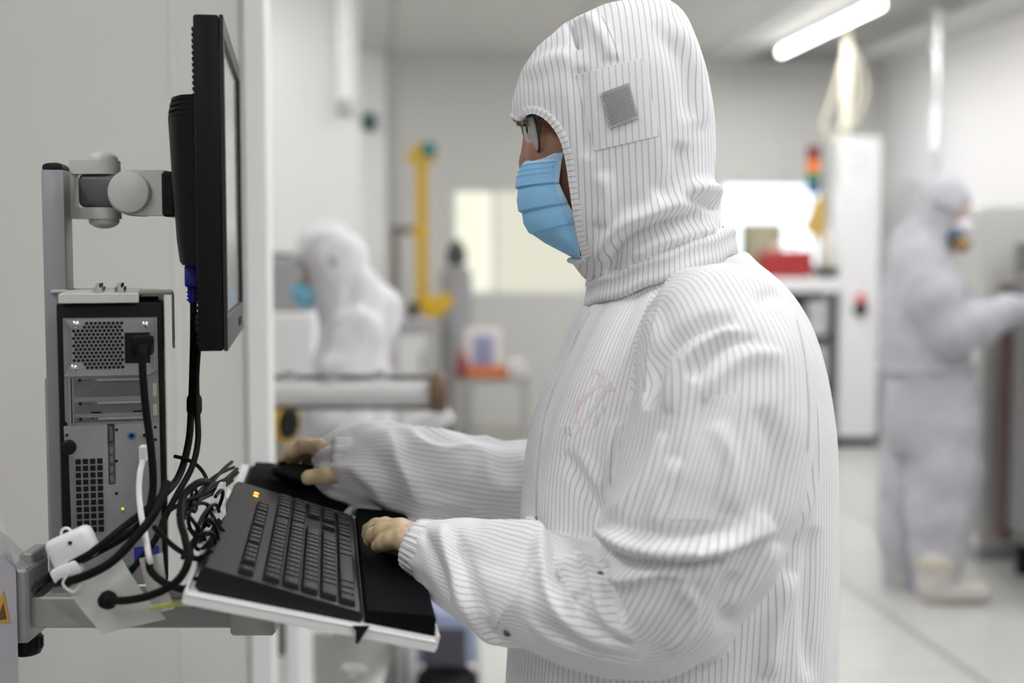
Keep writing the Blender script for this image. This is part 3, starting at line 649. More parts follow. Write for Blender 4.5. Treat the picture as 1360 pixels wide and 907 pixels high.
# ================================================================== THE WORKSTATION (foreground left)
UPZ = np.array([0, 0, 1.0])
def yawaxes(deg):
    t = math.radians(deg); return np.array([math.cos(t), math.sin(t), 0]), np.array([-math.sin(t), math.cos(t), 0])
m_lilac = mat('lilac_grey_paint', (0.31, 0.305, 0.33), 0.4, var=0.03, scale=6)
m_putty = mat('putty_plastic', (0.60, 0.60, 0.57), 0.4, var=0.02)
m_knuckle = mat('charcoal_plastic', (0.115, 0.115, 0.12), 0.35, var=0.04)
m_beam = mat('beam_paint', (0.35, 0.35, 0.345), 0.45, var=0.04)
m_chrome = mat('chrome', (0.7, 0.7, 0.7), 0.18, 1.0)
m_rub = mat('black_rubber', (0.007, 0.007, 0.007), 0.5, var=0.1, spec=0.09)
u14, v14 = yawaxes(14.6); R14 = basis(u14, v14, UPZ)
u9, v9 = yawaxes(9.0); R9 = basis(u9, v9, UPZ)
# keyboard / tray frames
u8, v8 = yawaxes(7.9)
def tilted(deg):
    t = math.radians(deg); u = u8 * math.cos(t) - UPZ * math.sin(t); return u, v8, np.cross(u, v8)
KO = np.array([-0.281, 1.19, 1.169]); ku, kv, kn = tilted(18.7); RK = basis(ku, kv, kn)
TO = KO - kn * 0.024; tu, tv, tn = tilted(13.4); RT = basis(tu, tv, tn)

# ---- stand: post, hinged arm, PC hanger, beam, tray
YP = 1.52
pl, prr = P(62, 300, YP)[0], P(91, 300, YP)[0]; pxm = (pl + prr) / 2; ptop = P(0, 226, YP)[2]; bz = P(0, 805, 1.50)[2]
SO = np.array([pxm, YP, 0.0])
stand = root('workstation_stand', 'grey post and beam stand carrying the monitor arm and keyboard tray', 'stand', (pxm, YP, bz))
g = MB(); g.box((pxm, YP, (ptop + bz) / 2), (prr - pl, 0.05, ptop - bz), R9, 0.003, 2); post = part('post', g, m_lilac, stand, True)
g = MB(); c = np.array([pxm, YP, ptop]); G = []
for t in np.linspace(0, 1, 6): G.append([c + R9 @ np.array([math.cos(a) * (prr - pl) / 2 * (1 - 0.75 * t ** 2.5), math.copysign(0.025, math.sin(a)) * min(1, abs(math.sin(a)) * 2) * (1 - 0.5 * t ** 3), 0.008 * t ** 0.6]) for a in np.linspace(0, 2 * math.pi, 24, endpoint=False)])
g.grid(np.array(G), True, True); part('end_cap', g, m_black, post, True)
g = MB(); g.box((pxm - 0.006, YP + 0.012, (P(0, 500, YP)[2] + bz) / 2), (prr - pl, 0.05, P(0, 500, YP)[2] - bz), R9, 0.002); part('post_sleeve', g, m_lilac, stand, True)
# arm
YA = 1.555
def A(px, py, dy=0.0): return P(px, py, YA + dy)
arm = MB(); c = A(97, 253); arm.box(c, (A(101, 0)[0] - A(92, 0)[0], 0.04, A(0, 215)[2] - A(0, 277)[2]), R9, 0.002); armb = part('arm_bracket', arm, m_putty, stand, True)
for nm, y0, y1 in (('upper_yoke', 232, 214), ('lower_yoke', 291, 276)):
    g = MB(); z0, z1 = A(0, y0)[2], A(0, y1)[2]; ca = A(132, 0); r_ = A(155, 0)[0] - ca[0]
    poly = [(A(94, 0)[0], YA - r_, z0), (ca[0], YA - r_, z0)] + [(ca[0] + r_ * math.sin(a), YA - r_ * math.cos(a), z0) for a in np.linspace(0.2, math.pi - 0.2, 9)] + [(ca[0], YA + r_, z0), (A(94, 0)[0], YA + r_, z0)]
    g.prism(poly, (0, 0, z1 - z0)); y = part(nm, g, m_putty, armb, True, smooth=40)
zu, zl = A(0, 214)[2], A(0, 291)[2]; ca = A(132, 0); rc = A(152, 0)[0] - ca[0]
for nm, z0, sg in (('upper_cap', zu, 1), ('lower_cap', zl, -1)):
    g = MB(); g.lathe([(rc, 0), (rc, 0.004), (rc * 0.93, 0.006), (rc * 0.6, 0.0095), (rc * 0.25, 0.011), (0, 0.0113)], (ca[0], YA, z0), (0, 0, sg), 28); part(nm, g, m_putty, armb, True)
g = MB(); rk = A(152, 0)[0] - A(128, 0)[0]; z0, z1 = A(0, 276)[2], A(0, 232)[2]
poly = []; ck = A(126, 0)
xk0, xk1 = A(103, 0)[0], A(160, 0)[0]
g.box(((xk0 + xk1) / 2, YA, (z0 + z1) / 2), (xk1 - xk0, 0.036, z1 - z0), None, 0.007, 3); part('knuckle', g, m_knuckle, stand, True)
cd_ = A(183, 257); g = MB(); rd = A(208, 0)[0] - cd_[0]; g.cyl(cd_ + [0, 0.022, 0], cd_ - [0, 0.018, 0], rd * 1.02, n=32); part('pivot', g, m_knuckle, stand, True)
g = MB(); rr_ = rd * 0.98; z_ = cd_[2]; xe = A(224, 0)[0]
poly = [(xe, 0, z_ - rr_ * 1.0), (xe, 0, z_ + rr_ * 0.98)] + [(cd_[0] + rr_ * math.cos(a), 0, z_ + rr_ * math.sin(a)) for a in np.linspace(math.pi / 2, 1.5 * math.pi, 19)]
g.prism([(x, YA - 0.032, z) for x, _, z in poly], (0, 0.056, 0)); hd = part('tilt_head', g, m_putty, stand, True, smooth=40)
g = MB(); g.lathe([(rr_ * 0.96, 0), (rr_ * 0.96, 0.003), (rr_ * 0.88, 0.006), (rr_ * 0.5, 0.0085), (0, 0.0095)], cd_ - [0, 0.032, 0], (0, -1, 0), 32); part('tilt_cap', g, m_putty, hd, True)
g = MB(); xm0 = A(222, 0)[0]; g.box((xm0 + 0.006, YA, z_ - 0.002), (0.016, 0.07, 0.052), None, 0.003); part('monitor_plate', g, m_black, stand, True)
# PC hanger
YPC = 1.36
hz = P(0, 398, YPC)[2]
g = MB(); x0, x1 = P(88, 0, YPC)[0], P(186, 0, YPC)[0]; oH = np.array([P(83, 400, YPC)[0], YPC, 0])
def H(lx, ly, z): return oH + u14 * lx + v14 * ly + UPZ * z
g.box(H(0.036, 0.10, hz + 0.004), (0.080, 0.20, 0.004), R14, 0.001); g.box(H(0.036, 0.0, hz + 0.001), (0.080, 0.003, 0.010), R14, 0.0008); hp_ = part('hanger_plate', g, m_putty, stand, True)
g = MB(); g.box(H(-0.010, 0.16, hz + 0.004), (0.026, 0.04, 0.004), R14, 0.001); part('hanger_arm', g, m_putty, stand, True)
m_glassy = mat('bare_steel_strap', (0.33, 0.32, 0.29), 0.35, 0.9)
g = MB(); g.box(H(0.0925, 0.05, hz + 0.0055), (0.036, 0.09, 0.003), R14, 0.001); g.box(H(0.1105, 0.05, hz - 0.024), (0.0025, 0.09, 0.058), R14, 0.001); part('strap', g, m_glassy, stand, True)
for lx in (0.034, 0.056):
    for ly in (0.03, 0.075):
        g = MB(); b = H(lx, ly, hz + 0.0065); g.cyl(b, b + [0, 0, 0.005], 0.0055, n=6); g.cyl(b, b + [0, 0, 0.009], 0.003, n=10); part('bolt', g, m_chrome, hp_, True)
# beam and clamp block on the left
g = MB(); b0, b1 = P(40, 806, 1.50), P(330, 806, 1.50); b1[2] = b0[2]
g.box((b0 + b1) / 2, (np.linalg.norm(b1 - b0), 0.05, 0.036), None, 0.002); beam = part('beam', g, m_beam, stand, True)
g = MB(); g.box(P(36, 795, 1.50), (0.028, 0.07, 0.085), None, 0.003); part('clamp_block', g, m_beam, stand, True)
g = MB(); g.box(P(45, 748, 1.52), (0.016, 0.05, 0.035), None, 0.002); part('clamp_plate', g, m_grey, stand, True)
g = MB(); c = P(34, 852, 1.50); g.lathe([(0.012, 0.0), (0.017, 0.002), (0.0185, 0.006), (0.0185, 0.022), (0.016, 0.026), (0.008, 0.028), (0.008, 0.045)], c - [0, 0, 0.015], (0, 0, 1), 28)
for k in range(14):
    a = k * 2 * math.pi / 14; g.box(c + [0.0185 * math.cos(a), 0.0185 * math.sin(a), -0.001], (0.003, 0.003, 0.014), rotz(a), 0.0008)
part('clamp_knob', g, m_black, stand, True)
# keyboard tray (in the tray frame)
g = MB(); L0, L1 = -0.012, 0.74
def TB(mb, u0, u1, w0, w1, n0, n1, bev=0.0): return mb.box(TO + RT @ np.array([(u0 + u1) / 2, (w0 + w1) / 2, (n0 + n1) / 2]), (u1 - u0, w1 - w0, n1 - n0), RT, bev)
L1 = 0.505
TB(g, -0.010, 0.226, L0, L1, -0.004, 0.0, 0.001); TB(g, -0.010, 0.226, L0, L0 + 0.003, -0.011, -0.001, 0.001); TB(g, 0.224, 0.227, L0, L1, -0.008, 0.006, 0.001); TB(g, -0.011, -0.008, L0, L1, -0.010, 0.002, 0.001)
TB(g, -0.005, 0.152, L1 - 0.002, 0.715, -0.004, 0.0, 0.001); TB(g, -0.005, 0.152, L1, L1 + 0.003, -0.012, -0.001, 0.001)
tray_o = part('keyboard_tray', g, m_white, stand, True)
g = MB(); q0 = TO + RT @ np.array([0.05, 0.25, -0.006]); q1 = P(300, 806, 1.50)
g.box((q0 + q1) / 2 + [0.0, 0, -0.01], (0.10, 0.05, 0.03), None, 0.003); g.box((P(330, 806, 1.5) + q0) / 2 - [0, 0, 0.02], (0.05, 0.05, 0.08), None, 0.003); part('tray_support', g, m_beam, stand, True)
g = MB(); g.prism([TO + RT @ np.array(q) for q in ((0.145, -0.0125, 0.0), (0.160, -0.0125, 0.003), (0.157, -0.0125, -0.004), (0.1535, -0.0125, -0.015), (0.151, -0.0125, -0.015), (0.149, -0.0125, -0.004))], -v8 * 0.004); part('tray_clip', g, m_black, stand, True)

# ---- keyboard
kb = root('computer_keyboard', 'black full-size computer keyboard on the tilted white tray', 'keyboard', KO, RK)
KL, KW = 0.45, 0.152
g = MB()
prof = [(0, 0), (0.004, 0.0), (KW - 0.004, 0.0), (KW, -0.003), (KW, -0.0098), (0.002, -0.0238), (-0.004, -0.020), (-0.004, -0.006)]
sec = np.array([[(a, b, n) for a, n in prof] for b in (0.0, KL)]); g.grid(sec, True, True)
m_kb = mat('keyboard_shell', (0.017, 0.017, 0.018), 0.40, var=0.1, bump=0.05, bscale=900)
part('shell', g, m_kb, kb, smooth=25)
m_key = mat('key_cap', (0.017, 0.017, 0.0175), 0.5, var=0.12); m_leg = mat('key_legend', (0.10, 0.10, 0.10), 0.5)
# recessed well strips where the keys sit
m_well = mat('key_well', (0.006, 0.006, 0.006), 0.6)
PITCHK = 0.0186
def keymesh(wu, wv):
    g = MB(); h = 0.0048; t = 0.0016
    b = np.array([(0, 0, 0), (wu, 0, 0), (wu, wv, 0), (0, wv, 0)]) + [0, 0, 0.0]
    G = np.array([[(x + t * k * (1 if x == 0 else -1) * s_, y + t * k * (1 if y == 0 else -1) * s_, z) for x, y in ((0, 0), (wu, 0), (wu, wv), (0, wv))] for k, z, s_ in ((0, 0.0002, 1), (0.35, 0.0028, 1), (0.9, h, 1), (1.6, h + 0.0003, 1))])
    g.grid(G, True, True); me = tomesh('key', np.vstack(g.v), g.f, 30); me.materials.append(m_key); return me
legend = MB(); legend.box((0, 0, 0), (0.0028, 0.0018, 0.0002)); 
legend_me = tomesh('legend', np.vstack(legend.v), legend.f, None); legend_me.materials.append(m_leg)
cache = {}
def key(u, v, wu, wv, leg=True):
    k_ = (round(wu, 4), round(wv, 4))
    if k_ not in cache: cache[k_] = keymesh(wu, wv)
    o = bpy.data.objects.new('key', cache[k_]); COL.objects.link(o); o.parent = kb; o.location = (u, v, 0)
    if leg:
        l = bpy.data.objects.new('legend', legend_me); COL.objects.link(l); l.parent = o; l.location = (wu * 0.42, wv * 0.38, 0.0052)
kw = 0.0158
U = [0.030, 0.0535, 0.072, 0.0905, 0.109, 0.1275]
v0 = 0.014
def row(u, start, widths, h=kw):
    v = start
    for wd in widths:
        if wd > 0: key(u, v, h, wd * PITCHK - 0.0028, wd < 2)
        v += abs(wd) * PITCHK
row(U[0], v0, [1, -1, 1, 1, 1, 1, -0.5, 1, 1, 1, 1, -0.5, 1, 1, 1, 1], 0.0135)
row(U[1], v0, [1] * 13 + [2]); row(U[2], v0, [1.5] + [1] * 12 + [1.5]); row(U[3], v0, [1.75] + [1] * 11 + [2.25]); row(U[4], v0, [2.25] + [1] * 10 + [2.75]); row(U[5], v0, [1.25, 1.25, 1.25, 6.25, 1.25, 1.25, 1.25, 1.25])
vn = v0 + 15.25 * PITCHK; vp = vn + 3.25 * PITCHK
row(U[0], vn, [1, 1, 1], 0.0135); row(U[1], vn, [1, 1, 1]); row(U[2], vn, [1, 1, 1]); row(U[4], vn, [-1, 1]); row(U[5], vn, [1, 1, 1])
row(U[1], vp, [1] * 4); row(U[2], vp, [1, 1, 1]); row(U[3], vp, [1, 1, 1]); row(U[4], vp, [1, 1, 1]); row(U[5], vp, [2, 1])
key(U[2], vp + 3 * PITCHK, kw + 0.0185, PITCHK - 0.0028); key(U[4], vp + 3 * PITCHK, kw + 0.0185, PITCHK - 0.0028)
g = MB()
for u, h in zip(U, [0.0135] + [kw] * 5):
    for a, b in ((v0, v0 + 15 * PITCHK), (vn, vn + 3 * PITCHK), (vp, vp + 4 * PITCHK)):
        if u == U[0] and a == vp: continue
        if u == U[3] and a == vn: continue
        g.box((u + h / 2, (a + b) / 2 - 0.0012, 0.0001), (h + 0.002, b - a, 0.0004))
part('key_well', g, m_well, kb)
m_led = mat('orange_led', (1.0, 0.35, 0.02), 0.4, emit=5.0, ecol=(1.0, 0.28, 0.01))
for k in range(2):
    g = MB(); g.box((0.0235 + 0.002, 0.39 + k * 0.017, 0.0004), (0.0055, 0.004, 0.0008), None, 0.0002); part('indicator_light', g, m_led, kb)
# ---- wrist rest (in the tray frame) and mouse pad, mouse
g = MB(); w0, w1 = 0.157, 0.222
sec = np.array([[(a, b, n) for a, n in ((w0, 0.0005), (w0, 0.011), (w0 + 0.003, 0.0128), (w1 - 0.006, 0.0195), (w1, 0.0165), (w1 + 0.001, 0.0005))] for b in (0.003, 0.498)])
g.grid(sec, True, True)
r = root('wrist_rest', 'flat black foam wrist rest along the front of the keyboard', 'wrist rest', TO, RT)
m_foam = mat('black_foam', (0.0045, 0.0045, 0.006), 0.8, spec=0.05, var=0.15, bump=0.08, bscale=600)
part('pad', g, m_foam, r, smooth=25)
g = MB(); g.box(((w0 + w1) / 2, 0.25, 0.00035), (w1 - w0, 0.48, 0.0007)); part('adhesive_base', g, m_rub, r)
r = root('mouse_pad', 'black raised mouse pad at the far end of the keyboard', 'mouse pad', TO + tv * 0.475, RT)
g = MB(); sec = []
for b, h in ((0.01, 0.004), (0.03, 0.012), (0.10, 0.017), (0.2, 0.017), (0.235, 0.006)):
    sec.append([(a, b, n * h + 0.0006) for a, n in ((0.010, 0.0), (0.014, 0.8), (0.035, 1.0), (0.10, 1.0), (0.146, 0.9), (0.152, 0.0))])
g.grid(np.array(sec), True, True); part('pad', g, m_foam, r, smooth=30)
g = MB(); g.box((0.012, 0.12, 0.0016), (0.012, 0.22, 0.002), None, 0.0006); part('edge_binding', g, m_rub, r)
V, Fc = blob([ell(TO + RT @ np.array([0.078, 0.553, 0.029]), (0.042, 0.025, 0.0125), RT), ell(TO + RT @ np.array([0.088, 0.553, 0.031]), (0.026, 0.022, 0.0125), RT)], 0.012, 0.003)
r = root('computer_mouse', 'black computer mouse under the farther gloved hand', 'mouse', TO + RT @ np.array([0.075, 0.555, 0.0175]), RT)
part('mouse_body', Raw(V, Fc), m_black, r, True, smooth=60)
g = MB(); g.cyl(TO + RT @ np.array([0.052, 0.550, 0.038]), TO + RT @ np.array([0.052, 0.556, 0.038]), 0.006, n=16); part('scroll_wheel', g, m_rub, r, True)
# scrap of clear tape at the joint of keyboard and wrist rest
g = MB(); g.box((0, 0, 0.002), (0.02, 0.025, 0.004), None, 0.0015); g.tube([(-0.006, -0.01, 0.005), (0, 0, 0.012), (0.006, 0.01, 0.006)], 0.004, 8, 4)
o = solo('tape_scrap', 'crumpled scrap of clear tape beside the cuff at the keyboard end', 'tape', g, mat('clear_tape', (0.55, 0.56, 0.57), 0.12, var=0.1, coat=0.5), origin=(0, 0, 0)); o.matrix_world = M4(RT, TO + RT @ np.array([0.150, 0.487, 0.0]))

# ---- monitor
MO = np.array([-0.2955, 1.366, 1.3535]); um, vm = yawaxes(9.3); RM = basis(um, vm, UPZ)     # origin: near bottom front edge
MW, MH = 0.41, 0.345
mon = root('computer_monitor', 'black flat computer monitor on the hinged arm', 'monitor', MO, RM)
m_mon = mat('monitor_plastic', (0.010, 0.010, 0.011), 0.45, var=0.1); m_monf = mat('monitor_bezel', (0.035, 0.035, 0.037), 0.35, var=0.06)
g = MB(); g.box((-0.017, MW / 2, MH / 2), (0.026, MW, MH), None, 0.003, 2); part('housing', g, m_mon, mon)
bz0, bzs, bzt = 0.036, 0.020, 0.020
bz_ = MB(); q = 0.004
for a0, a1, z0, z1 in ((0, MW, 0, bz0), (0, MW, MH - bzt, MH), (0, bzs, bz0, MH - bzt), (MW - bzs, MW, bz0, MH - bzt)):
    bz_.box((-q / 2 + 0.0002, (a0 + a1) / 2, (z0 + z1) / 2), (q, a1 - a0, z1 - z0), None, 0.0006)
bzl = part('bezel', bz_, m_monf, mon)
g = MB(); g.box((-0.0046, MW / 2, (bz0 + MH - bzt) / 2), (0.002, MW - 2 * bzs + 0.004, MH - bz0 - bzt + 0.004)); part('screen', g, mat('lcd_screen', (0.30, 0.29, 0.28), 0.16, var=0.04, coat=0.4), mon)
for k in range(5):
    g = MB(); g.cyl((0.0, MW - 0.05 - k * 0.022, 0.016), (0.0018, MW - 0.05 - k * 0.022, 0.016), 0.005, n=12); part('button', g, m_monf if k else m_lgrey, bzl)
# rounded back hump with vent slots
g = MB(); hz0, hz1 = 0.092, 0.273; sec = []
hb0, hb1 = 0.075, MW - 0.075
def hump(z, dep, grow=0.0):
    out = []
    for t in np.linspace(0, 1, 25):
        s_ = 2 * t - 1; x = -0.028 - dep * (1 - abs(s_) ** 5) ** 0.5; out.append((x, hb0 - grow + (hb1 - hb0 + 2 * grow) * t, z))
    out += [(-0.026, hb1 + grow, z), (-0.026, hb0 - grow, z)]
    return out
zs_ = [hz0 - 0.004, hz0, 0.115, 0.20, hz1 - 0.022]; dp = [0.028, 0.031, 0.034, 0.039, 0.0415]
g.grid(np.array([hump(z, d_) for z, d_ in zip(zs_, dp)]), True, True); hmp = part('back_hump', g, m_mon, mon, smooth=40)
for k in range(4):
    g = MB(); za = hz1 - 0.0215 + k * 0.0058; dd = 0.0415 - 0.0006 * k ** 1.6
    g.grid(np.array([hump(za, dd), hump(za + 0.0034, dd - 0.0004)]), True, True); part('vent_rib', g, m_mon, hmp, smooth=40)
g = MB(); g.grid(np.array([hump(hz1 - 0.022, 0.036), hump(hz1 + 0.0, 0.0345)]), True, True); part('vent_core', g, m_black, hmp)
# saw-tooth ribs on the back edge
g = MB()
for k in range(56):
    z = 0.008 + k * 0.0061
    if z > 0.335: break
    g.box((-0.0305, 0.02, z), (0.003, 0.03, 0.0028)); g.box((-0.0305, MW - 0.02, z), (0.003, 0.03, 0.0028))
part('cooling_ribs', g, m_mon, mon, kind='stuff')

# ---- PC tower, hung from the stand, its back to the camera
PW, PH, PD = 0.1076, 0.302, 0.33
PO = np.array([P(83, 784, YPC)[0], YPC, P(83, 784, YPC)[2]])
pc = root('desktop_computer', 'slim black desktop computer hung with its metal back to the viewer', 'computer', PO, R14)
def pp(px, py): return (px - 83) / 143.0 * PW, (784 - py) / 385.0 * PH
m_zinc = mat('zinc_sheet', (0.25, 0.253, 0.268), 0.42, 0.55, var=0.12, scale=14, bump=0.03); m_zinc2 = mat('zinc_sheet_bright', (0.33, 0.335, 0.355), 0.4, 0.5, var=0.1, scale=12)
g = MB(); g.box((PW / 2, PD / 2 + 0.004, PH / 2), (PW, PD, PH), None, 0.004, 2); part('case', g, m_black, pc)
g = MB(); g.box((PW / 2, PD / 2 + 0.03, PH + 0.0015), (PW - 0.01, PD - 0.06, 0.003), None, 0.001); part('top_cover', g, mat('dark_case_top', (0.05, 0.048, 0.042), 0.4), pc)
def plate(name, px0, py0, px1, py1, m, y=0.0, t=0.002, parent=pc, bev=0.0004):
    x0, z0 = pp(px0, py1); x1, z1 = pp(px1, py0); g = MB(); g.box(((x0 + x1) / 2, y - t / 2 + 0.002, (z0 + z1) / 2), (x1 - x0, t, z1 - z0), None, bev); return part(name, g, m, parent)
def poly_plate(name, pts, m, y=0.0, t=0.002, parent=pc):
    g = MB(); g.prism([(pp(a, b)[0], y, pp(a, b)[1]) for a, b in pts], (0, -t, 0)); return part(name, g, m, parent)
def disc(mbx, px, py, r, y, t=0.0006, n=12):
    x, z = pp(px, py); mbx.cyl((x, y, z), (x, y - t, z), r, n=n); return mbx
back = poly_plate('back_panel', [(92, 420), (217, 420), (219, 782), (98, 782), (95, 560), (92, 556)], m_zinc, 0.0025, 0.003)
psu = poly_plate('power_supply', [(95, 422), (217, 422), (217, 489), (205, 497), (92, 497), (103, 478), (103, 434)], m_zinc2, -0.0005, 0.0025)
g = MB()
for j in range(13):
    for i in range(12):
        px, py = 106 + i * 5.8 + (2.9 if j % 2 else 0), 427 + j * 4.9
        if px > 172 or (px < 118 and (py < 436 or py > 478)): continue
        disc(g, px, py, 0.0019, -0.003, 0.0004, 6)
part('vent_holes', g, m_black, psu, kind='stuff')
plate('power_socket', 173, 440, 207, 481, m_black, -0.003, 0.0025, psu)
for px, py in ((109, 428), (201, 430), (105, 486)):
    g = MB(); x, z = pp(px, py); g.lathe([(0.0038, 0), (0.0038, 0.0012), (0.0025, 0.0022), (0, 0.0024)], (x, -0.003, z), (0, -1, 0), 12); part('screw', g, m_chrome, psu)
g = MB(); x, z = pp(212, 455); g.box((x, -0.0045, z), (0.002, 0.004, 0.05), None, 0.0008); part('edge_rib', g, m_zinc2, psu)
# expansion slot covers
for k, (y0, y1) in enumerate(((500, 526), (531, 548), (552, 560))):
    sc = plate('slot_cover', 104, y0, 200, y1, m_zinc2, -0.001, 0.0015)
    plate('slot_rib', 135, y0 + 1.2, 196, y0 + 4.2, m_zinc2, -0.0025, 0.0015, sc)
    g = MB(); disc(g, 112.5, y0 + 2.5, 0.0018, -0.0021); part('slot_hole', g, m_black, sc)
    g = MB(); x0, z0 = pp(118, y0 + 3); x1, _ = pp(130, 0); g.box(((x0 + x1) / 2, -0.0022, z0), (x1 - x0, 0.0004, 0.0012)); part('slot_number', g, m_dark, sc)
for a, b, c_, d_ in ((126, 545, 140, 547.5), (182, 545, 196, 547.5), (126, 553.5, 131, 555.5), (133, 553.5, 138, 555.5)):
    plate('slot', a, b, c_, d_, m_black, -0.0022, 0.0006)
plate('lever_rail', 98, 497, 103, 562, m_zinc2, -0.0015, 0.003); plate('lever_gap', 100, 498, 102.2, 560, m_black, -0.004, 0.0008)
m_tan = mat('tan_plastic', (0.42, 0.38, 0.28), 0.5)
for y0, y1 in ((509, 527), (537, 553)):
    plate('tab_window', 203, y0 - 4, 217, y1 + 3, m_dark, -0.0008, 0.0014); plate('tab', 209.5, y0, 215, y1, m_tan, -0.002, 0.001)
# lower board panel
low = poly_plate('port_panel', [(90, 563), (217, 563), (217, 780), (103, 780), (103, 606), (91, 600)], m_zinc2, -0.0005, 0.0015)
plate('vent_plate', 102, 604, 142, 712, m_zinc, -0.0018, 0.001, low)
g = MB()
for j in range(11):
    for i in range(4):
        x0, z0 = pp(104.3 + i * 9.6, 614.5 + j * 9.2); x1, z1 = pp(104.3 + i * 9.6 + 7.2, 614.5 + j * 9.2 - 7.0); g.box(((x0 + x1) / 2, -0.003, (z0 + z1) / 2), (x1 - x0, 0.0006, z1 - z0))
part('square_vents', g, m_black, low, kind='stuff')
plate('raised_plate', 117, 566, 137, 602, m_zinc2, -0.002, 0.0012, low)
ps = plate('port_strip', 147, 562, 158, 644, m_black, -0.002, 0.002, low)
for k in range(4): plate('port', 150, 592 + k * 13, 155, 602 + k * 13, mat('port_metal', (0.18, 0.18, 0.22), 0.4, 0.5), -0.0041, 0.0006, ps)
plate('port', 150, 566, 155, 585, m_dark, -0.0041, 0.0006, ps)
def jack(px, py, c, r=0.0042):
    g = MB(); x, z = pp(px, py); g.lathe([(r, 0), (r, 0.001), (r * 0.55, 0.0014), (r * 0.5, 0.0004)], (x, -0.002, z), (0, -1, 0), 18); j_ = part('audio_jack', g, mat('jack_%d_%d' % (px, py), c, 0.4), low)
    g = MB(); disc(g, px, py, r * 0.5, -0.0022, 0.0011); part('jack_hole', g, m_black, j_)
jack(180, 578.5, (0.05, 0.13, 0.30)); jack(197.5, 578.5, (0.25, 0.32, 0.14)); jack(174, 761, (0.02, 0.26, 0.10), 0.0055)
for px, py in ((160, 570), (159, 612), (158, 656), (212, 568), (212, 585), (210, 644), (94, 575)): g = MB(); disc(g, px, py, 0.0016, -0.0021); part('screw_hole', g, m_black, low)
g = MB(); x, z = pp(93, 591); g.lathe([(0.008, 0), (0.008, 0.004), (0.006, 0.006), (0, 0.0065)], (x + 0.002, -0.001, z), (0, -1, 0), 20); part('thumb_screw', g, m_black, pc)
g = MB(); x, z = pp(166, 677); g.box((x, -0.003, z), (0.0028, 0.002, 0.0028), None, 0.0005); part('link_light', g, mat('green_led', (0.4, 0.6, 0.05), 0.4, emit=0.8, ecol=(0.45, 0.6, 0.02)), low)
plate('network_port', 160, 684, 196, 706, mat('gold_port', (0.25, 0.21, 0.16), 0.4, 0.4), -0.002, 0.0015, low)
plate('serial_port', 180, 730, 214, 752, mat('port_blue', (0.02, 0.03, 0.30), 0.45), -0.002, 0.003, low)
plate('line_port_row', 160, 742, 186, 778, m_zinc, -0.0022, 0.001, low)

# ---- machine corner at the far left with its warning triangle
m_mach = mat('lilac_machine', (0.50, 0.485, 0.54), 0.4, var=0.03, scale=5)
YL = 1.46
g = MB(); z1 = P(0, 744, YL)[2]; xr0 = P(22, 800, YL)[0]
r = root('machine_corner', 'lilac grey machine housing cut by the left edge of the picture', 'machine', (xr0 - 0.15, YL + 0.2, 0))
g.prism([(xr0, YL, 0.0), (xr0, YL, z1 - 0.01), (xr0 - 0.012, YL, z1 + 0.002), (xr0 - 0.3, YL, z1 + 0.12), (xr0 - 0.3, YL, 0.0)], (-0.20, 0.45, 0)); part('housing', g, m_mach, r, True, smooth=20)
g = MB(); g.prism([P(-14, 830, YL - 0.0006), P(13, 826, YL - 0.0006), P(5, 784, YL - 0.0006)], (0, -0.0005, 0)); wt = part('warning_sign', g, mat('warning_yellow', (0.62, 0.36, 0.05), 0.5), r, True, label='yellow warning triangle')
g = MB(); g.prism([P(-4, 824, YL - 0.0013), P(9, 822, YL - 0.0013), P(4.5, 800, YL - 0.0013)], (0, -0.0003, 0)); part('warning_symbol', g, mat('warning_dark', (0.14, 0.07, 0.03), 0.5), wt, True)
g = MB(); g.prism([P(-20, 705, YL + 0.02), P(0, 716, YL + 0.02), P(41, 755, YL + 0.02), P(38, 768, YL + 0.02), P(-20, 735, YL + 0.02)], (0, 0.02, 0)); part('clear_guard', g, mat('clear_guard', (0.75, 0.75, 0.76), 0.15, alpha=0.35), r, True)

# ---- cables
def cable(name, label, pts, rad, m=m_rub, cat='cable', ends=None, n=9):
    r = root(name, label, cat, P(*pts[len(pts) // 2]))
    g = MB(); g.tube([P(*q) for q in pts], rad, n, 7); part('lead', g, m, r, True); return r
r = cable('power_cable', 'thick black power cable plugged into the computer back', [(189, 470, 1.318), (190, 500, 1.315), (194, 545, 1.315), (201, 600, 1.315), (203, 650, 1.315), (192, 690, 1.305), (160, 716, 1.30), (120, 738, 1.30), (85, 757, 1.31), (66, 772, 1.34), (58, 782, 1.40), (52, 786, 1.44)], 0.0040)
g = MB(); g.box(P(189, 459, 1.335), (0.021, 0.028, 0.020), R9, 0.003, 2); g.cyl(P(189, 462, 1.325), P(189, 474, 1.319), 0.0075, 0.005, 12); part('plug', g, m_rub, r, True)
r = cable('video_cable', 'black video cable with a blue plug hanging from the monitor', [(257, 398, 1.50), (257, 440, 1.49), (256, 490, 1.47), (254, 545, 1.45), (250, 590, 1.43), (236, 635, 1.40), (205, 668, 1.33), (165, 700, 1.285), (120, 735, 1.275), (85, 753, 1.28), (58, 770, 1.30), (46, 782, 1.36), (56, 787, 1.42)], 0.0040)
m_vga = mat('vga_blue', (0.015, 0.02, 0.30), 0.4)
g = MB(); c0, c1 = P(255.5, 352, 1.50), P(256.5, 401, 1.50)
g.box(P(256, 366, 1.50), (0.016, 0.034, 0.026), R9, 0.003, 2); g.cyl(P(256.5, 378, 1.50), P(257, 402, 1.50), 0.0068, 0.0055, 14)
for k in range(3): g.cyl(P(256.5, 387 + k * 5, 1.5), P(256.5, 389.5 + k * 5, 1.5), 0.0072, n=14)
part('plug', g, m_vga, r, True)
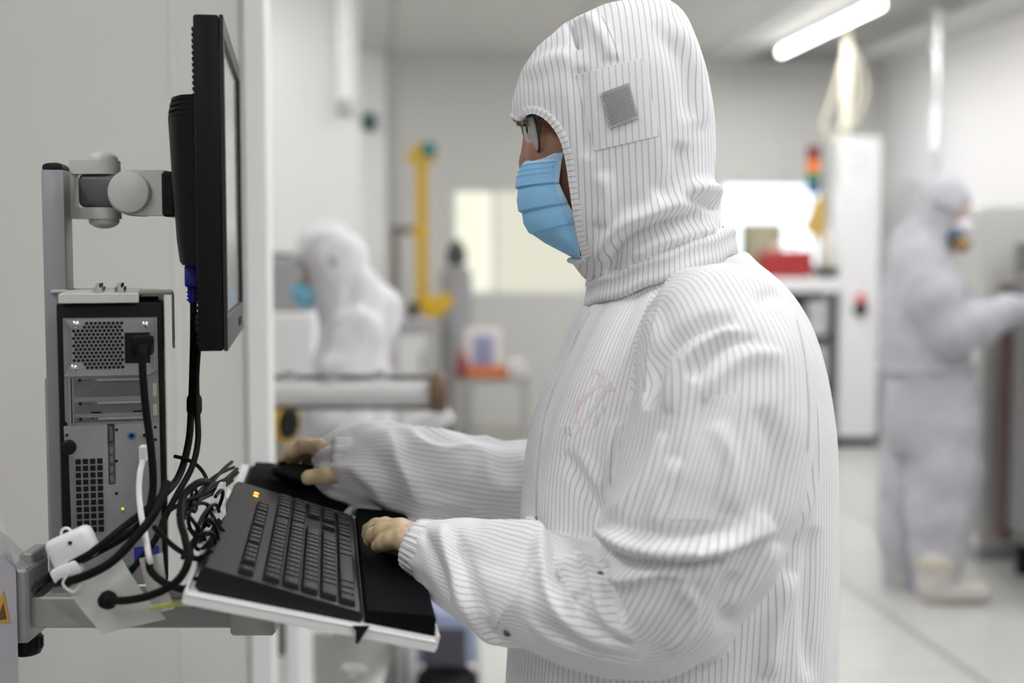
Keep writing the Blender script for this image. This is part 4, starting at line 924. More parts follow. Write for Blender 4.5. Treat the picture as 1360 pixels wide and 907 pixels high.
g = MB(); g.tube([P(258, 524, 1.458), P(258, 530, 1.456), P(258, 545, 1.452), P(257, 552, 1.45)], [0.006, 0.0085, 0.0085, 0.006], 14, 3); part('ferrite_bead', g, m_rub, r, True)
r = cable('monitor_lead', 'black lead running down from the monitor beside the video cable', [(266, 437, 1.45), (264, 455, 1.452), (261, 500, 1.45), (262, 545, 1.435), (263, 585, 1.42), (255, 620, 1.40), (236, 655, 1.37), (220, 685, 1.35), (207, 715, 1.33), (185, 745, 1.31), (160, 773, 1.30), (143, 793, 1.29)], 0.0034)
g = MB(); g.tube([P(268, 415, 1.455), P(267, 422, 1.453), P(264.5, 441, 1.452)], [0.005, 0.0062, 0.0058], 12, 2); part('connector', g, m_steel, r, True)
r = cable('return_lead', 'black lead looping left behind the adapter to the machine', [(222, 640, 1.30), (206, 680, 1.275), (178, 716, 1.262), (150, 745, 1.255), (120, 762, 1.256), (90, 772, 1.265), (70, 775, 1.29), (60, 783, 1.33), (50, 788, 1.40)], 0.0044)
r = cable('usb_lead', 'thin white lead with a white plug in the computer back', [(189.5, 612, 1.342), (186, 628, 1.335), (184.5, 650, 1.325), (187, 680, 1.30), (193, 712, 1.275), (197, 735, 1.262), (200, 748, 1.262)], 0.0031, mat('white_lead', (0.72, 0.72, 0.73), 0.4))
g = MB(); g.box(P(190.5, 602, 1.346), (0.008, 0.012, 0.017), R9, 0.0015); part('plug', g, mat('white_lead', (0.7, 0.7, 0.7)), r, True)
r = cable('black_loop_lead', 'black lead with a round end bulb looping below the keyboard', [(143, 797, 1.25), (170, 797, 1.235), (205, 789, 1.225), (235, 772, 1.22), (250, 745, 1.225), (246, 715, 1.24), (240, 690, 1.26), (243, 660, 1.29), (262, 642, 1.31), (275, 640, 1.33)], 0.0040)
g = MB(); g.lathe([(0, -0.009), (0.006, -0.0075), (0.0092, -0.002), (0.0092, 0.003), (0.006, 0.0075), (0, 0.009)], P(143, 797, 1.252), (1, -0.3, 0.4), 18); part('end_bulb', g, m_rub, r, True)
cable('side_lead', 'black lead curving from the white lead to the keyboard corner', [(198, 742, 1.265), (200, 757, 1.26), (212, 770, 1.25), (228, 778, 1.243), (246, 782, 1.236), (262, 770, 1.225)], 0.0038)
cable('thin_lead', 'thin black lead arching out right of the hanging cables', [(232, 606, 1.42), (250, 611, 1.41), (266, 622, 1.40), (275, 640, 1.38), (268, 656, 1.36), (245, 666, 1.33), (222, 680, 1.31)], 0.0022, n=7)
cable('tray_lead', 'black lead running from the computer to the tray corner', [(205, 700, 1.30), (222, 718, 1.28), (240, 732, 1.26), (262, 742, 1.25), (282, 730, 1.25)], 0.0028, n=7)
# bundled keyboard cord behind the keyboard
r = root('cord_bundle', 'tied bundle of thin black keyboard cord behind the keyboard', 'cord', P(275, 690, 1.38))
for k in range(7):
    a = k * 0.9; pts = []
    for t in np.linspace(0, 1, 9):
        px = 240 + 72 * t + 4 * math.sin(a + 5 * t); py = 678 - 52 * t + 6 * math.cos(a * 1.7 + 3 * t) + (k - 3) * 2.2; pts.append(P(px, py, 1.37 + 0.20 * t + 0.012 * math.sin(a * 2.1)))
    g = MB(); g.tube(pts, 0.0021, 6, 3); part('cord_strand', g, m_rub, r, True)
for k, (cx_, cy_, rx_, ry_, Y0) in enumerate(((268, 690, 18, 22, 1.33), (275, 700, 16, 30, 1.32), (262, 715, 20, 26, 1.29), (284, 675, 12, 24, 1.40), (270, 725, 16, 18, 1.27), (280, 712, 10, 22, 1.31), (256, 700, 12, 18, 1.32), (288, 690, 12, 18, 1.38))):
    g = MB(); ph = k * 0.7; g.tube([P(cx_ + rx_ * math.cos(t + ph), cy_ + ry_ * math.sin(t), Y0 + 0.03 * math.cos(t * 1 + k)) for t in np.linspace(0, 5.6, 12)], 0.0021, 6, 3); part('cord_loop', g, m_rub, r, True)
g = MB(); g.tube([P(258 + 4 * math.cos(t), 664 + 16 * math.sin(t), 1.40 + 0.012 * math.cos(t)) for t in np.linspace(0, 6.28, 9)], 0.0018, 6, 3); part('cable_tie', g, m_rub, r, True)
g = MB(); g.prism([P(262, 700, 1.34), P(292, 640, 1.50), P(300, 640, 1.50), P(300, 700, 1.40), P(268, 752, 1.26)], (0.0, 0, -0.004)); solo('clear_bag', 'crumpled grey plastic bag under the bundled cord', 'bag', g, mat('grey_film', (0.10, 0.10, 0.10), 0.35, var=0.3, scale=60, bump=0.5, bscale=90))
# white adapter and paper tags
YW = 1.285
r = root('power_adapter', 'white plastic adapter strapped in front of the computer', 'adapter', P(98, 745, YW))
ca_ = P(97, 727, YW); t = math.radians(24); Ra = basis([math.cos(t), 0, math.sin(t)], [0, 1, 0], [-math.sin(t), 0, math.cos(t)])
g = MB(); g.box(ca_, (0.047, 0.022, 0.032), Ra, 0.007, 3); part('case', g, m_white, r, True)
g = MB(); g.box(ca_ + Ra @ np.array([-0.012, -0.008, -0.018]), (0.03, 0.014, 0.014), Ra, 0.003, 2); part('cover_flap', g, m_white, r, True)
g = MB(); c = P(88, 708, YW); g.tube([c + np.array([0.005 * math.cos(a), 0, 0.005 * math.sin(a)]) for a in np.linspace(0, 6.28, 13)], 0.0014, 8, 2); part('strap_ring', g, m_white, r, True)
g = MB(); g.cyl(P(93, 721, YW - 0.012), P(93, 721, YW - 0.009), 0.002); part('screw_hole', g, m_black, r, True)
def card(name, label, quad, Y, dY, m):
    g = MB(); n = 8; q = [P(a, b, Y + d) for (a, b), d in zip(quad, dY)]
    G = np.array([[(q[0] * (1 - s) + q[1] * s) * (1 - t) + (q[3] * (1 - s) + q[2] * s) * t + np.array([0, -0.006 * math.sin(math.pi * t) * (0.4 + s), 0]) for s in np.linspace(0, 1, n)] for t in np.linspace(0, 1, n)])
    g.grid(G); g.grid(G + [0, 0.0006, 0]); return solo(name, label, 'tag', g, m, smooth=60)
m_paper = mat('paper_card', (0.62, 0.62, 0.61), 0.6, var=0.03)
card('paper_tag', 'large blank white paper tag hanging below the adapter', [(88, 782), (158, 735), (221, 822), (136, 842)], 1.268, (0, 0.004, 0.01, 0.0), m_paper)
card('paper_tag', 'smaller white paper tag hanging under the tray corner', [(185, 742), (216, 734), (232, 808), (205, 816)], 1.272, (0, 0, 0.01, 0.01), m_paper)
g = MB(); g.tube([P(92, 760, 1.262), P(84, 776, 1.262), P(98, 786, 1.26), P(108, 774, 1.258)], 0.0016, 7, 5); solo('cable_tie', 'clear plastic tie around the leads beside the paper tag', 'cable tie', g, mat('milky_plastic', (0.7, 0.7, 0.69), 0.3))
# network lead with a blue plug peeping out under the tray
r = root('network_lead', 'short yellow-green lead with a blue plug under the tray edge', 'cable', P(250, 803, 1.24))
g = MB(); g.tube([P(200, 808, 1.262), P(225, 803, 1.255), P(240, 801, 1.25), P(256, 802, 1.245)], 0.0028, 8, 5); part('lead', g, mat('yellow_green', (0.50, 0.55, 0.16), 0.45), r, True)
g = MB(); g.box(P(263, 803, 1.245), (0.011, 0.010, 0.006), None, 0.001); g.cyl(P(268, 804, 1.245), P(285, 800, 1.25), 0.0022, n=8); part('plug', g, mat('plug_blue', (0.04, 0.17, 0.45), 0.45), r, True)

# ================================================================== THE PERSON AT THE KEYBOARD
YH0 = 1.49                                   # the head's middle plane
person = root('person', 'person in a white striped hooded coverall, blue mask and glasses typing at the keyboard', 'person', (0.19, 1.50, 0.0))
def ring_rows(rows, Y, n=2.4):
    st = []
    for y, xl, xr, b in rows:
        a0, a1 = P(xl, y, Y), P(xr, y, Y); st.append((a0[2], (a0[0] + a1[0]) / 2, Y, (a1[0] - a0[0]) / 2, b))
    return st
YT0 = 1.50
t_rows = [(338, 880, 985, 0.062), (352, 835, 1000, 0.078), (372, 800, 1028, 0.098), (395, 782, 1047, 0.122), (425, 764, 1064, 0.154), (460, 748, 1077, 0.180), (500, 729, 1086, 0.194), (560, 705, 1094, 0.205), (620, 694, 1098, 0.205), (700, 689, 1101, 0.203), (780, 680, 1101, 0.202), (860, 672, 1099, 0.202), (930, 668, 1097, 0.202)]
st = ring_rows(t_rows, YT0)
low = st[-1]; st += [(0.86, low[1], YT0, low[3] * 0.98, 0.2), (0.78, low[1], YT0, low[3] * 0.8, 0.17), (0.72, low[1], YT0, low[3] * 0.5, 0.12)]
TORSO = rings(st, 2.3)
h_rows = [(1.5, 836, 884, 0.022), (6, 812, 894, 0.040), (16, 778, 906, 0.060), (34, 744, 917, 0.076), (62, 714, 929, 0.090), (100, 691, 940, 0.100), (138, 680, 946, 0.104), (165, 682, 949, 0.105), (200, 693, 950, 0.105), (240, 703, 949, 0.103), (258, 708, 957, 0.102), (285, 716, 956, 0.099), (320, 735, 955, 0.093), (350, 762, 958, 0.088), (375, 783, 962, 0.084), (410, 795, 962, 0.082)]
HOOD = rings(ring_rows(h_rows, YH0), 2.15)
def stations(lst):
    pts, rad = [], []
    for px, py, Y, rp in lst: pts.append(P(px, py, Y)); rad.append(rp * Y / F)
    return np.array(pts), np.array(rad)
nA, nR = stations([(925, 420, 1.43, 70), (955, 456, 1.340, 98), (966, 508, 1.305, 112), (960, 570, 1.290, 115), (943, 645, 1.280, 119), (914, 720, 1.275, 113), (888, 782, 1.275, 101), (862, 812, 1.283, 86), (820, 812, 1.292, 80), (760, 800, 1.308, 74), (700, 782, 1.326, 72), (650, 766, 1.342, 66), (605, 747, 1.358, 50), (576, 733, 1.370, 36)])
fA, fR = stations([(905, 410, 1.62, 85), (900, 500, 1.72, 90), (850, 590, 1.76, 85), (770, 645, 1.78, 66), (690, 652, 1.77, 56), (610, 642, 1.755, 56), (550, 630, 1.745, 53), (500, 620, 1.738, 49), (462, 618, 1.732, 42)])
nS = union(chain(nA, nR) + [seg(P(905, 820, 1.285), P(944, 852, 1.285), 0.045, 0.026)], 0.025); fS = union(chain(fA, fR), 0.025)
hx = 0.19
LEG = [union(chain(np.array([(hx, 1.50 + s * 0.09, 0.84), (hx - 0.01, 1.50 + s * 0.105, 0.5), (hx, 1.50 + s * 0.11, 0.09)]), [0.125, 0.098, 0.085]), 0.02) for s in (-1, 1)]
GROUPS = [TORSO, HOOD, nS, fS] + LEG
xs = axis(-0.27, 0.42, 0.0042); ys = axis(1.14, 1.90, 0.0042)
zs = np.concatenate([np.arange(0.0, 0.93, 0.02), axis(0.93, 1.775, 0.0042)])
V, Fc = nets(GROUPS, 0.008, xs, ys, zs, newton=2)
V = relax(V, Fc, 2, 0.4)
fv = np.stack([g_[0](V[:, 0], V[:, 1], V[:, 2]) for g_ in GROUPS], 1); pid = fv.argmin(1)
N = vnormals(V, Fc)
if (N * (V - np.array([0.19, 1.5, 1.2]))).sum() < 0: Fc = Fc[:, ::-1]; N = -N

# ---- cloth coordinates
def along(pts, V):
    fp, _ = crom(pts, np.ones(len(pts)), 30); T = np.gradient(fp, axis=0); T /= np.linalg.norm(T, axis=1)[:, None]
    s = np.concatenate([[0], np.cumsum(np.linalg.norm(np.diff(fp, axis=0), axis=1))])
    idx = np.zeros(len(V), int); fp2 = (fp ** 2).sum(1)
    for c0 in range(0, len(V), 20000): idx[c0:c0 + 20000] = (fp2[None] - 2 * V[c0:c0 + 20000] @ fp.T).argmin(1)
    r = V - fp[idx]; t = T[idx]; e1 = np.array([0, -1.0, 0]) - t * (-t[:, 1])[:, None]; e1 /= np.linalg.norm(e1, axis=1)[:, None]; e2 = np.cross(t, e1)
    return np.arctan2((r * e2).sum(1), (r * e1).sum(1)), s[idx] + (r * t).sum(1)
phN, sN = along(nA, V); phF, sF = along(fA, V)
cxz = np.interp(V[:, 2], sorted([q[0] for q in st]), [q[1] for q in sorted(st)])
thT = np.arctan2(V[:, 0] - cxz, -(V[:, 1] - YT0))
hcx, hz0_ = P(818, 170, YH0)[0], P(818, 170, YH0)[2]
hxx = (V[:, 0] - hcx) + 0.06 * (V[:, 2] - hz0_)
hS = np.arcsin(np.clip(hxx / 0.128, -0.995, 0.995)) * 0.112; hS = np.where(V[:, 1] > YH0, hS + 0.003, hS)
RT0 = 0.185
ang = np.stack([thT, hS, phN, phF, thT, thT], 1); sca = np.array([RT0, 1.0, 0.078, 0.058, 0.16, 0.16])

# ---- folds: noise along the cloth, then the creases the photograph shows
is_ = [pid == k for k in range(6)]
disp = np.zeros(len(V))
def soft(mask):                              # feathered part masks so displacement does not step at seams
    f = mask.astype(float)
    for _ in range(4):
        A = np.zeros(len(V)); c = np.zeros(len(V))
        for k in range(4): np.add.at(A, Fc[:, k], f[Fc].sum(1)); np.add.at(c, Fc[:, k], 4)
        f = A / np.maximum(c, 1)
    return f
mT, mH, mN, mF = (soft(is_[k]) for k in range(4))
nz = lambda *c: vnoise(np.stack(c, 1))
disp += mT * (0.0040 * nz(thT * 3.2 + 7, V[:, 2] * 4.0, V[:, 2] * 0 + 1) + 0.0020 * nz(thT * 8, V[:, 2] * 8, V[:, 2] * 0 + 5))
disp += mH * (0.0030 * nz(V[:, 0] * 18, V[:, 1] * 14, V[:, 2] * 11 + 3) + 0.0012 * nz(V[:, 0] * 48, V[:, 1] * 30, V[:, 2] * 26))
k_el = np.exp(-((sN - 0.40) / 0.16) ** 2)
disp += mN * (0.0068 * nz(phN * 1.7 + sN * 6, sN * 13, sN * 0 + 2) * (0.45 + k_el) + 0.0016 * nz(phN * 4, sN * 26, sN * 0 + 9))
rid = 1 - np.abs(nz(phF * 1.5 + sF * 9, sF * 16 - phF * 0.8, sF * 0 + 4)) * 2
disp += mF * (0.0085 * rid + 0.002 * nz(phF * 3, sF * 30, sF * 0 + 8))
PX, PY = proj(V)
face_cam = np.clip(-(N * (V - CAM)).sum(1) / np.linalg.norm(V - CAM, axis=1) * 2.2 + 0.15, 0, 1)
def fold(mask, pts, sig, amp, taper=True, side=0):
    pts = np.asarray(pts, float); fp, _ = crom(pts, np.ones(len(pts)), 6); L = len(fp)
    x0, y0 = fp.min(0) - 3 * sig; x1, y1 = fp.max(0) + 3 * sig
    sel = np.nonzero((mask > 0.02) & (face_cam > 0) & (PX > x0) & (PX < x1) & (PY > y0) & (PY < y1))[0]
    if not len(sel): return
    d = np.full(len(sel), 9e9); tt = np.zeros(len(sel)); sg = np.zeros(len(sel))
    for i in range(L - 1):
        a, b = fp[i], fp[i + 1]; ab = b - a; t = np.clip(((PX[sel] - a[0]) * ab[0] + (PY[sel] - a[1]) * ab[1]) / (ab @ ab + 1e-9), 0, 1)
        q = np.hypot(PX[sel] - a[0] - t * ab[0], PY[sel] - a[1] - t * ab[1]); m = q < d; d[m] = q[m]; tt[m] = ((i + t) / (L - 1))[m]; sg[m] = (ab[0] * (PY[sel] - a[1]) - ab[1] * (PX[sel] - a[0]))[m]
    # side = +1: the fold falls off sharply below / right of the line drawn from left to right
    w_ = np.exp(-(d / np.where(sg * side > 0, sig * 0.38, sig * (1.25 if side else 1.0))) ** 2)
    if taper: w_ *= np.clip(np.minimum(tt, 1 - tt) * 5, 0.0, 1) ** 0.7
    disp[sel] += amp * 0.0016 * w_ * mask[sel] * face_cam[sel]
# near forearm
fold(mN, [(588, 698), (600, 738), (622, 795), (650, 838), (690, 862)], 10, 7, side=-1)
fold(mN, [(602, 705), (616, 745), (632, 785), (650, 815)], 7, -6)
fold(mN, [(562, 700), (570, 725), (585, 765), (600, 795)], 6, -4)
fold(mN, [(640, 698), (690, 705), (719, 711), (724, 745), (737, 788), (770, 824), (815, 850), (860, 862)], 12, 9, side=-1)
fold(mN, [(731, 728), (741, 768), (756, 797), (780, 815)], 6, -8)
fold(mN, [(712, 742), (690, 780), (668, 817), (655, 835)], 6, 4, side=1)
fold(mN, [(736, 757), (755, 744), (774, 736), (788, 755), (800, 782), (818, 824), (850, 850)], 9, 8, side=-1)
fold(mN, [(797, 745), (812, 785), (832, 820)], 6, -6)
fold(mN, [(782, 785), (760, 800)], 6, -5)
fold(mN, [(850, 880), (800, 868), (740, 845), (700, 815)], 8, 4, side=1)
# sleeve lip over the elbow
fold(mN, [(791, 710), (815, 714), (843, 728), (907, 735), (965, 725), (1030, 702)], 14, 11, side=1)
fold(mN, [(800, 728), (835, 745), (905, 752), (960, 742)], 7, -8)
fold(mN, [(798, 690), (840, 706), (880, 713), (925, 712), (975, 702)], 9, -6)
fold(mN, [(794, 766), (825, 772), (850, 768), (885, 760), (915, 765)], 9, 7, side=1)
fold(mN, [(905, 770), (924, 800), (916, 842), (890, 872)], 11, 5, side=-1)
fold(mN, [(975, 760), (960, 800), (975, 840)], 14, -4); fold(mN, [(1030, 720), (1000, 775), (960, 815)], 11, 4)
# shoulder and armpit
fold(mN, [(862, 542), (865, 508), (876, 478), (898, 450), (936, 428), (972, 420)], 8, -11)
fold(mT, [(858, 540), (860, 505), (868, 478)], 9, -8)
fold(mN, [(884, 548), (894, 508), (915, 474), (955, 445), (990, 438)], 11, 6, side=-1)
fold(mN, [(918, 505), (938, 476), (968, 454), (1008, 449)], 8, -6)
fold(mN, [(930, 530), (960, 490), (1000, 468), (1040, 470)], 13, 4, side=-1)
fold(mN, [(1000, 400), (1030, 390), (1050, 400)], 9, -4)
fold(mN, [(900, 610), (880, 660), (870, 700)], 14, 4); fold(mN, [(1010, 540), (1030, 620), (1010, 690)], 16, -4)
fold(mN, [(950, 560), (975, 620), (970, 680)], 12, 3); fold(mN, [(880, 575), (850, 640), (815, 690)], 10, 4)
# torso
fold(mT, [(786, 408), (760, 436), (742, 470), (725, 520)], 6, 2); fold(mT, [(768, 436), (748, 478), (733, 530), (722, 600)], 7, -1.5)
fold(mT, [(750, 600), (775, 650), (800, 690)], 8, -5); fold(mT, [(770, 600), (798, 645), (815, 670)], 8, 4)
fold(mT, [(820, 560), (810, 610), (806, 650)], 9, 4); fold(mT, [(835, 570), (828, 620)], 8, -5)
fold(mT, [(1065, 470), (1078, 560), (1076, 640), (1050, 720)], 8, 5); fold(mT, [(1050, 760), (1030, 830), (1020, 900)], 12, 6); fold(mT, [(1078, 700), (1070, 800), (1072, 900)], 10, -5)
fold(mT, [(700, 620), (705, 700), (695, 780)], 7, -4)
# hood
fold(mH, [(806, 366), (812, 345), (826, 328), (850, 313), (885, 298), (930, 285)], 9, -9)
fold(mH, [(800, 350), (805, 325), (826, 300), (860, 285), (905, 268), (945, 255)], 11, 7)
fold(mH, [(840, 345), (870, 325), (915, 312), (950, 300)], 8, 5)
fold(mH, [(900, 262), (935, 268), (962, 282)], 6, -6); fold(mH, [(915, 250), (945, 250), (964, 258)], 8, 7)
fold(mH, [(757, 22), (762, 45), (770, 68)], 4, -5); fold(mH, [(775, 18), (800, 50), (812, 80)], 9, 4)
fold(mH, [(870, 30), (905, 90), (915, 160)], 14, -4); fold(mH, [(890, 25), (925, 90), (935, 170)], 12, 4)
fold(mH, [(770, 90), (775, 150), (782, 210)], 10, -4); fold(mH, [(905, 190), (895, 230), (870, 262)], 12, -5)
fold(mH, [(800, 230), (805, 265), (795, 300)], 10, 4); fold(mH, [(700, 100), (735, 80), (760, 75)], 10, 3)
ruf = np.exp(-((PY - (372 - (PX - 795) * 0.40)) / 14.0) ** 2) * np.sin((PX - 790) * 0.62 + 1.2 * np.sin(PX * 0.11))
disp += 0.0016 * ruf * mH
V = V + N * disp[:, None]
V = relax(V, Fc, 1, 0.25)
V0, F0 = V.copy(), Fc.copy()
BV = BVHTree.FromPolygons(V0.tolist(), F0.tolist())
def onto(px, py, off=0.001, far=False):
    """the point of the coverall seen at a pixel, lifted by off; far=True mirrors it to the head's other side"""
    d = Vector(ray(px, py)).normalized(); h = BV.ray_cast(Vector(CAM), d)
    if h[0] is None: return None
    p = np.array(h[0]) - np.array(d) * off
    if far: p[1] = 2 * YH0 - p[1]
    return p

# ---- face opening
OPEN = np.array([(640, 159), (682, 158), (691, 158), (697, 153), (706, 150), (716, 152), (729, 161), (741, 177), (749, 197), (754, 222), (758, 250), (763, 285), (769, 318), (774, 338), (777, 344), (768, 345), (700, 345), (640, 345)], float)
def inside(px, py, poly):
    r = np.zeros(len(px), bool); n = len(poly)
    for i in range(n):
        (x0, y0), (x1, y1) = poly[i], poly[(i + 1) % n]
        if y0 == y1: continue
        c = ((y0 > py) != (y1 > py)) & (px < (x1 - x0) * (py - y0) / (y1 - y0) + x0); r ^= c
    return r
cen = V[Fc].mean(1); cm = cen.copy(); cm[:, 1] = np.where(cm[:, 1] > YH0, 2 * YH0 - cm[:, 1], cm[:, 1])
qx, qy = proj(cm); cut = inside(qx, qy, OPEN) & (cen[:, 2] > 1.38)
Fc = Fc[~cut]
# ---- per-corner stripe coordinate
fpid = np.array([np.bincount(r_, minlength=6).argmax() for r_ in pid[Fc]]) if len(Fc) < 1 else pid[Fc[:, 0]]
cu = ang[Fc, fpid[:, None]]
wrap = (cu.max(1) - cu.min(1) > 2.5) & (fpid != 1); cu[wrap] = np.where(cu[wrap] < 0, cu[wrap] + 2 * math.pi, cu[wrap])
cu = cu * sca[fpid][:, None]
m_cloth = fabric('coverall_cloth', (0.885, 0.88, 0.91), (0.54, 0.53, 0.57), 0.0060, 0.00110, 0.5)
used = np.unique(Fc); remap = np.full(len(V), -1); remap[used] = np.arange(len(used)); V1 = V[used]; F1 = remap[Fc]
def cloth_obj(name, V, Fc, cu, m, parent, root_loc):
    me = bpy.data.meshes.new(name); me.from_pydata((V - root_loc).tolist(), [], Fc.tolist())
    uvl = me.uv_layers.new(name='UVMap'); arr = np.zeros((len(Fc) * 4, 2), np.float32); arr[:, 0] = cu.reshape(-1); uvl.data.foreach_set('uv', arr.reshape(-1))
    me.shade_smooth(); me.update(); me.materials.append(m)
    o = bpy.data.objects.new(name, me); COL.objects.link(o); o.parent = parent; return o
PL = np.array([0.19, 1.50, 0.0])
cover = cloth_obj('coverall', V1, F1, cu, m_cloth, person, PL)
def strip(name, rows, m, parent=person, stripes=None, thick=0.0012, edges=True):
    """a cloth patch from rows of 3D points (m,n,3) with thickness"""
    G = np.asarray(rows, float); m_, n_ = G.shape[:2]
    nn = np.cross(np.gradient(G, axis=1).reshape(-1, 3), np.gradient(G, axis=0).reshape(-1, 3)); nn /= np.linalg.norm(nn, axis=1)[:, None] + 1e-9
    s = np.sign((nn * (CAM - G.reshape(-1, 3))).sum()); nn = nn.reshape(m_, n_, 3) * s
    idx = np.arange(m_ * n_).reshape(m_, n_); q = np.stack([idx[:-1, :-1], idx[:-1, 1:], idx[1:, 1:], idx[1:, :-1]], -1).reshape(-1, 4)
    top = G + nn * thick; Vv = np.vstack([top.reshape(-1, 3), (G - nn * 0.001).reshape(-1, 3)]); K = m_ * n_
    Q = [q if s > 0 else q[:, ::-1]]
    for e in (idx[0], idx[-1], idx[:, 0], idx[:, -1]) if edges else (): Q.append(np.stack([e[:-1], e[1:], e[1:] + K, e[:-1] + K], 1))
    Q = np.vstack(Q); su = np.zeros(2 * K) if stripes is None else np.tile(stripes.reshape(-1), 2)
    return cloth_obj(name, Vv, Q, su[Q], m, parent, PL)
def hoodu(G): return np.arcsin(np.clip(((G[..., 0] - hcx) + 0.06 * (G[..., 2] - hz0_)) / 0.128, -0.995, 0.995)) * 0.112

# hem of the opening: near side from the surface, far side mirrored
edge = OPEN[3:15]; e2, _ = crom(edge, np.ones(len(edge)), 6)
def hem_side(far):
    rows = []
    for i in range(len(e2)):
        t = e2[min(i + 1, len(e2) - 1)] - e2[max(i - 1, 0)]; nrm = np.array([-t[1], t[0]]); nrm = nrm / np.linalg.norm(nrm); nrm *= 1 if nrm[0] * 1 - nrm[1] > 0 else -1
        rr = [onto(*(e2[i] + nrm * w_), 0.0006, far) for w_ in (1.0, 4.5, 8.5)]
        if any(p is None for p in rr): continue
        base = rr[0] - (rr[1] - rr[0]) * 0.6; rows.append([base] + rr)
    return np.array(rows)
for far in (False, True):
    rws = hem_side(far)
    L = np.concatenate([[0], np.cumsum(np.linalg.norm(np.diff(rws[:, 1], axis=0), axis=1))])
    strip('hood_hem', rws, m_cloth, stripes=np.tile(L[:, None], (1, 4)))
# hem under the chin, joining the two sides
ch_ = [onto(777, 343, 0.0005), onto(770, 347, 0.0005), onto(764, 347, 0.0005), onto(758, 346, 0.0005), onto(753, 345, 0.0005)]
ch_ = [p for p in ch_ if p is not None and p[1] < YH0]
g = MB(); g.tube(ch_ + [p * [1, -1, 1] + [0, 2 * YH0, 0] for p in ch_[::-1]], 0.0034, 8, 5); part('chin_hem', g, mat('hem_cloth', (0.82, 0.815, 0.84), 0.75), person, True)
# brow edge joining the two sides
a0 = hem_side(False)[0]; a1 = hem_side(True)[0]
g = MB(); pt = [a0[1], P(690, 157, YH0 - 0.035), P(682, 154, YH0 - 0.018), P(680, 153, YH0), P(682, 154, YH0 + 0.018), P(690, 157, YH0 + 0.035), a1[1]]
g.tube(pt, 0.0035, 8, 6); part('brow_hem', g, mat('hem_cloth', (0.78, 0.775, 0.79), 0.75), person, True)
# vent patch with its mesh window
def quadpatch(c, nu, nv, off, sh=(0, 0)):
    c = np.asarray(c, float); rows = []
    for t in np.linspace(0, 1, nv): rows.append([onto(*((c[0] * (1 - s) + c[1] * s) * (1 - t) + (c[3] * (1 - s) + c[2] * s) * t), off) for s in np.linspace(0, 1, nu)])
    return np.array(rows)
G = quadpatch([(765, 100), (853, 77), (876, 180), (790, 200)], 26, 26, 0.0004)
m_cloth2 = fabric('patch_cloth', (0.90, 0.895, 0.91), (0.60, 0.59, 0.63), 0.0060, 0.0011, 0.5)
strip('vent_patch', G, m_cloth2, stripes=hoodu(G) + 0.002, thick=0.0005, edges=False)
G = quadpatch([(797, 124), (835, 110), (848, 157), (810, 171)], 12, 12, 0.0030)
m_mesh = mat('vent_mesh', (0.30, 0.30, 0.33), 0.6, var=0.1)
nt = m_mesh.node_tree; bs = nt.nodes['Principled BSDF']; ck = nt.nodes.new('ShaderNodeTexChecker'); ck.inputs['Scale'].default_value = 640; ck.inputs['Color1'].default_value = (0.46, 0.46, 0.48, 1); ck.inputs['Color2'].default_value = (0.17, 0.17, 0.18, 1)
tcn = [n_ for n_ in nt.nodes if n_.type == 'TEX_COORD'][0]; mpn = nt.nodes.new('ShaderNodeMapping'); mpn.inputs['Rotation'].default_value = (0, 0.6, 0); nt.links.new(tcn.outputs['Object'], mpn.inputs[0]); nt.links.new(mpn.outputs[0], ck.inputs['Vector']); nt.links.new(ck.outputs['Color'], bs.inputs['Base Color'])
strip('vent_window', G, m_mesh, thick=0.0006)
# seams: thin raised cloth lines
m_seamc = mat('seam_thread', (0.50, 0.50, 0.53), 0.8)
def seam(name, pts, r=0.0008, m=m_seamc, n=5):
    fp, _ = crom(np.asarray(pts, float), np.ones(len(pts)), 5); q = [onto(a, b, 0.0002) for a, b in fp]; q = [p for p in q if p is not None]
    g = MB(); g.tube(q, r, n, 1); return part(name, g, m, person, True)
seam('crown_seam', [(757, 28), (760, 45), (766, 64)], 0.0012)
seam('raglan_seam', [(884, 368), (875, 400), (864, 440), (858, 480), (857, 520)])
seam('back_seam', [(1058, 425), (1068, 470), (1074, 540), (1072, 600)])
seam('crown_seam', [(800, 22), (815, 55), (822, 82)], 0.0005)
m_thr = mat('white_thread', (0.70, 0.69, 0.73), 0.8)
for a_, b_ in (((765, 100), (853, 77)), ((853, 77), (876, 180)), ((876, 180), (790, 200)), ((790, 200), (765, 100))): seam('patch_stitch', [a_, ((a_[0] + b_[0]) / 2, (a_[1] + b_[1]) / 2), b_], 0.0005, m_thr)
for a_, b_ in (((938, 530), (985, 520)), ((985, 520), (942, 690)), ((942, 690), (885, 690)), ((885, 690), (938, 530))): seam('pocket_stitch', [a_, ((a_[0] + b_[0]) / 2, (a_[1] + b_[1]) / 2), b_], 0.0005, m_thr)
# front placket
def band(name, pts, wpx, m, off=0.0002, su=None, thick=0.0005):
    fp, _ = crom(np.asarray(pts, float), np.ones(len(pts)), 8); rows = []
    for i in range(len(fp)):
        t = fp[min(i + 1, len(fp) - 1)] - fp[max(i - 1, 0)]; nrm = np.array([-t[1], t[0]]) / np.linalg.norm(t)
        rr = [onto(*(fp[i] + nrm * w_ * wpx), off) for w_ in (-1, -0.33, 0.33, 1)]
        if all(p is not None for p in rr): rows.append(rr)
    G = np.array(rows); wd = np.concatenate([[0], np.cumsum(np.linalg.norm(np.diff(G[len(G) // 2], axis=0), axis=1))])
    return strip(name, G, m, stripes=np.tile(wd[None], (len(G), 1)), thick=thick, edges=False)
band('zip_placket', [(778, 412), (752, 452), (732, 505), (716, 560), (708, 620), (705, 690)], 7, m_cloth)
band('zip_placket', [(698, 800), (692, 850), (689, 905)], 7, m_cloth) if False else None
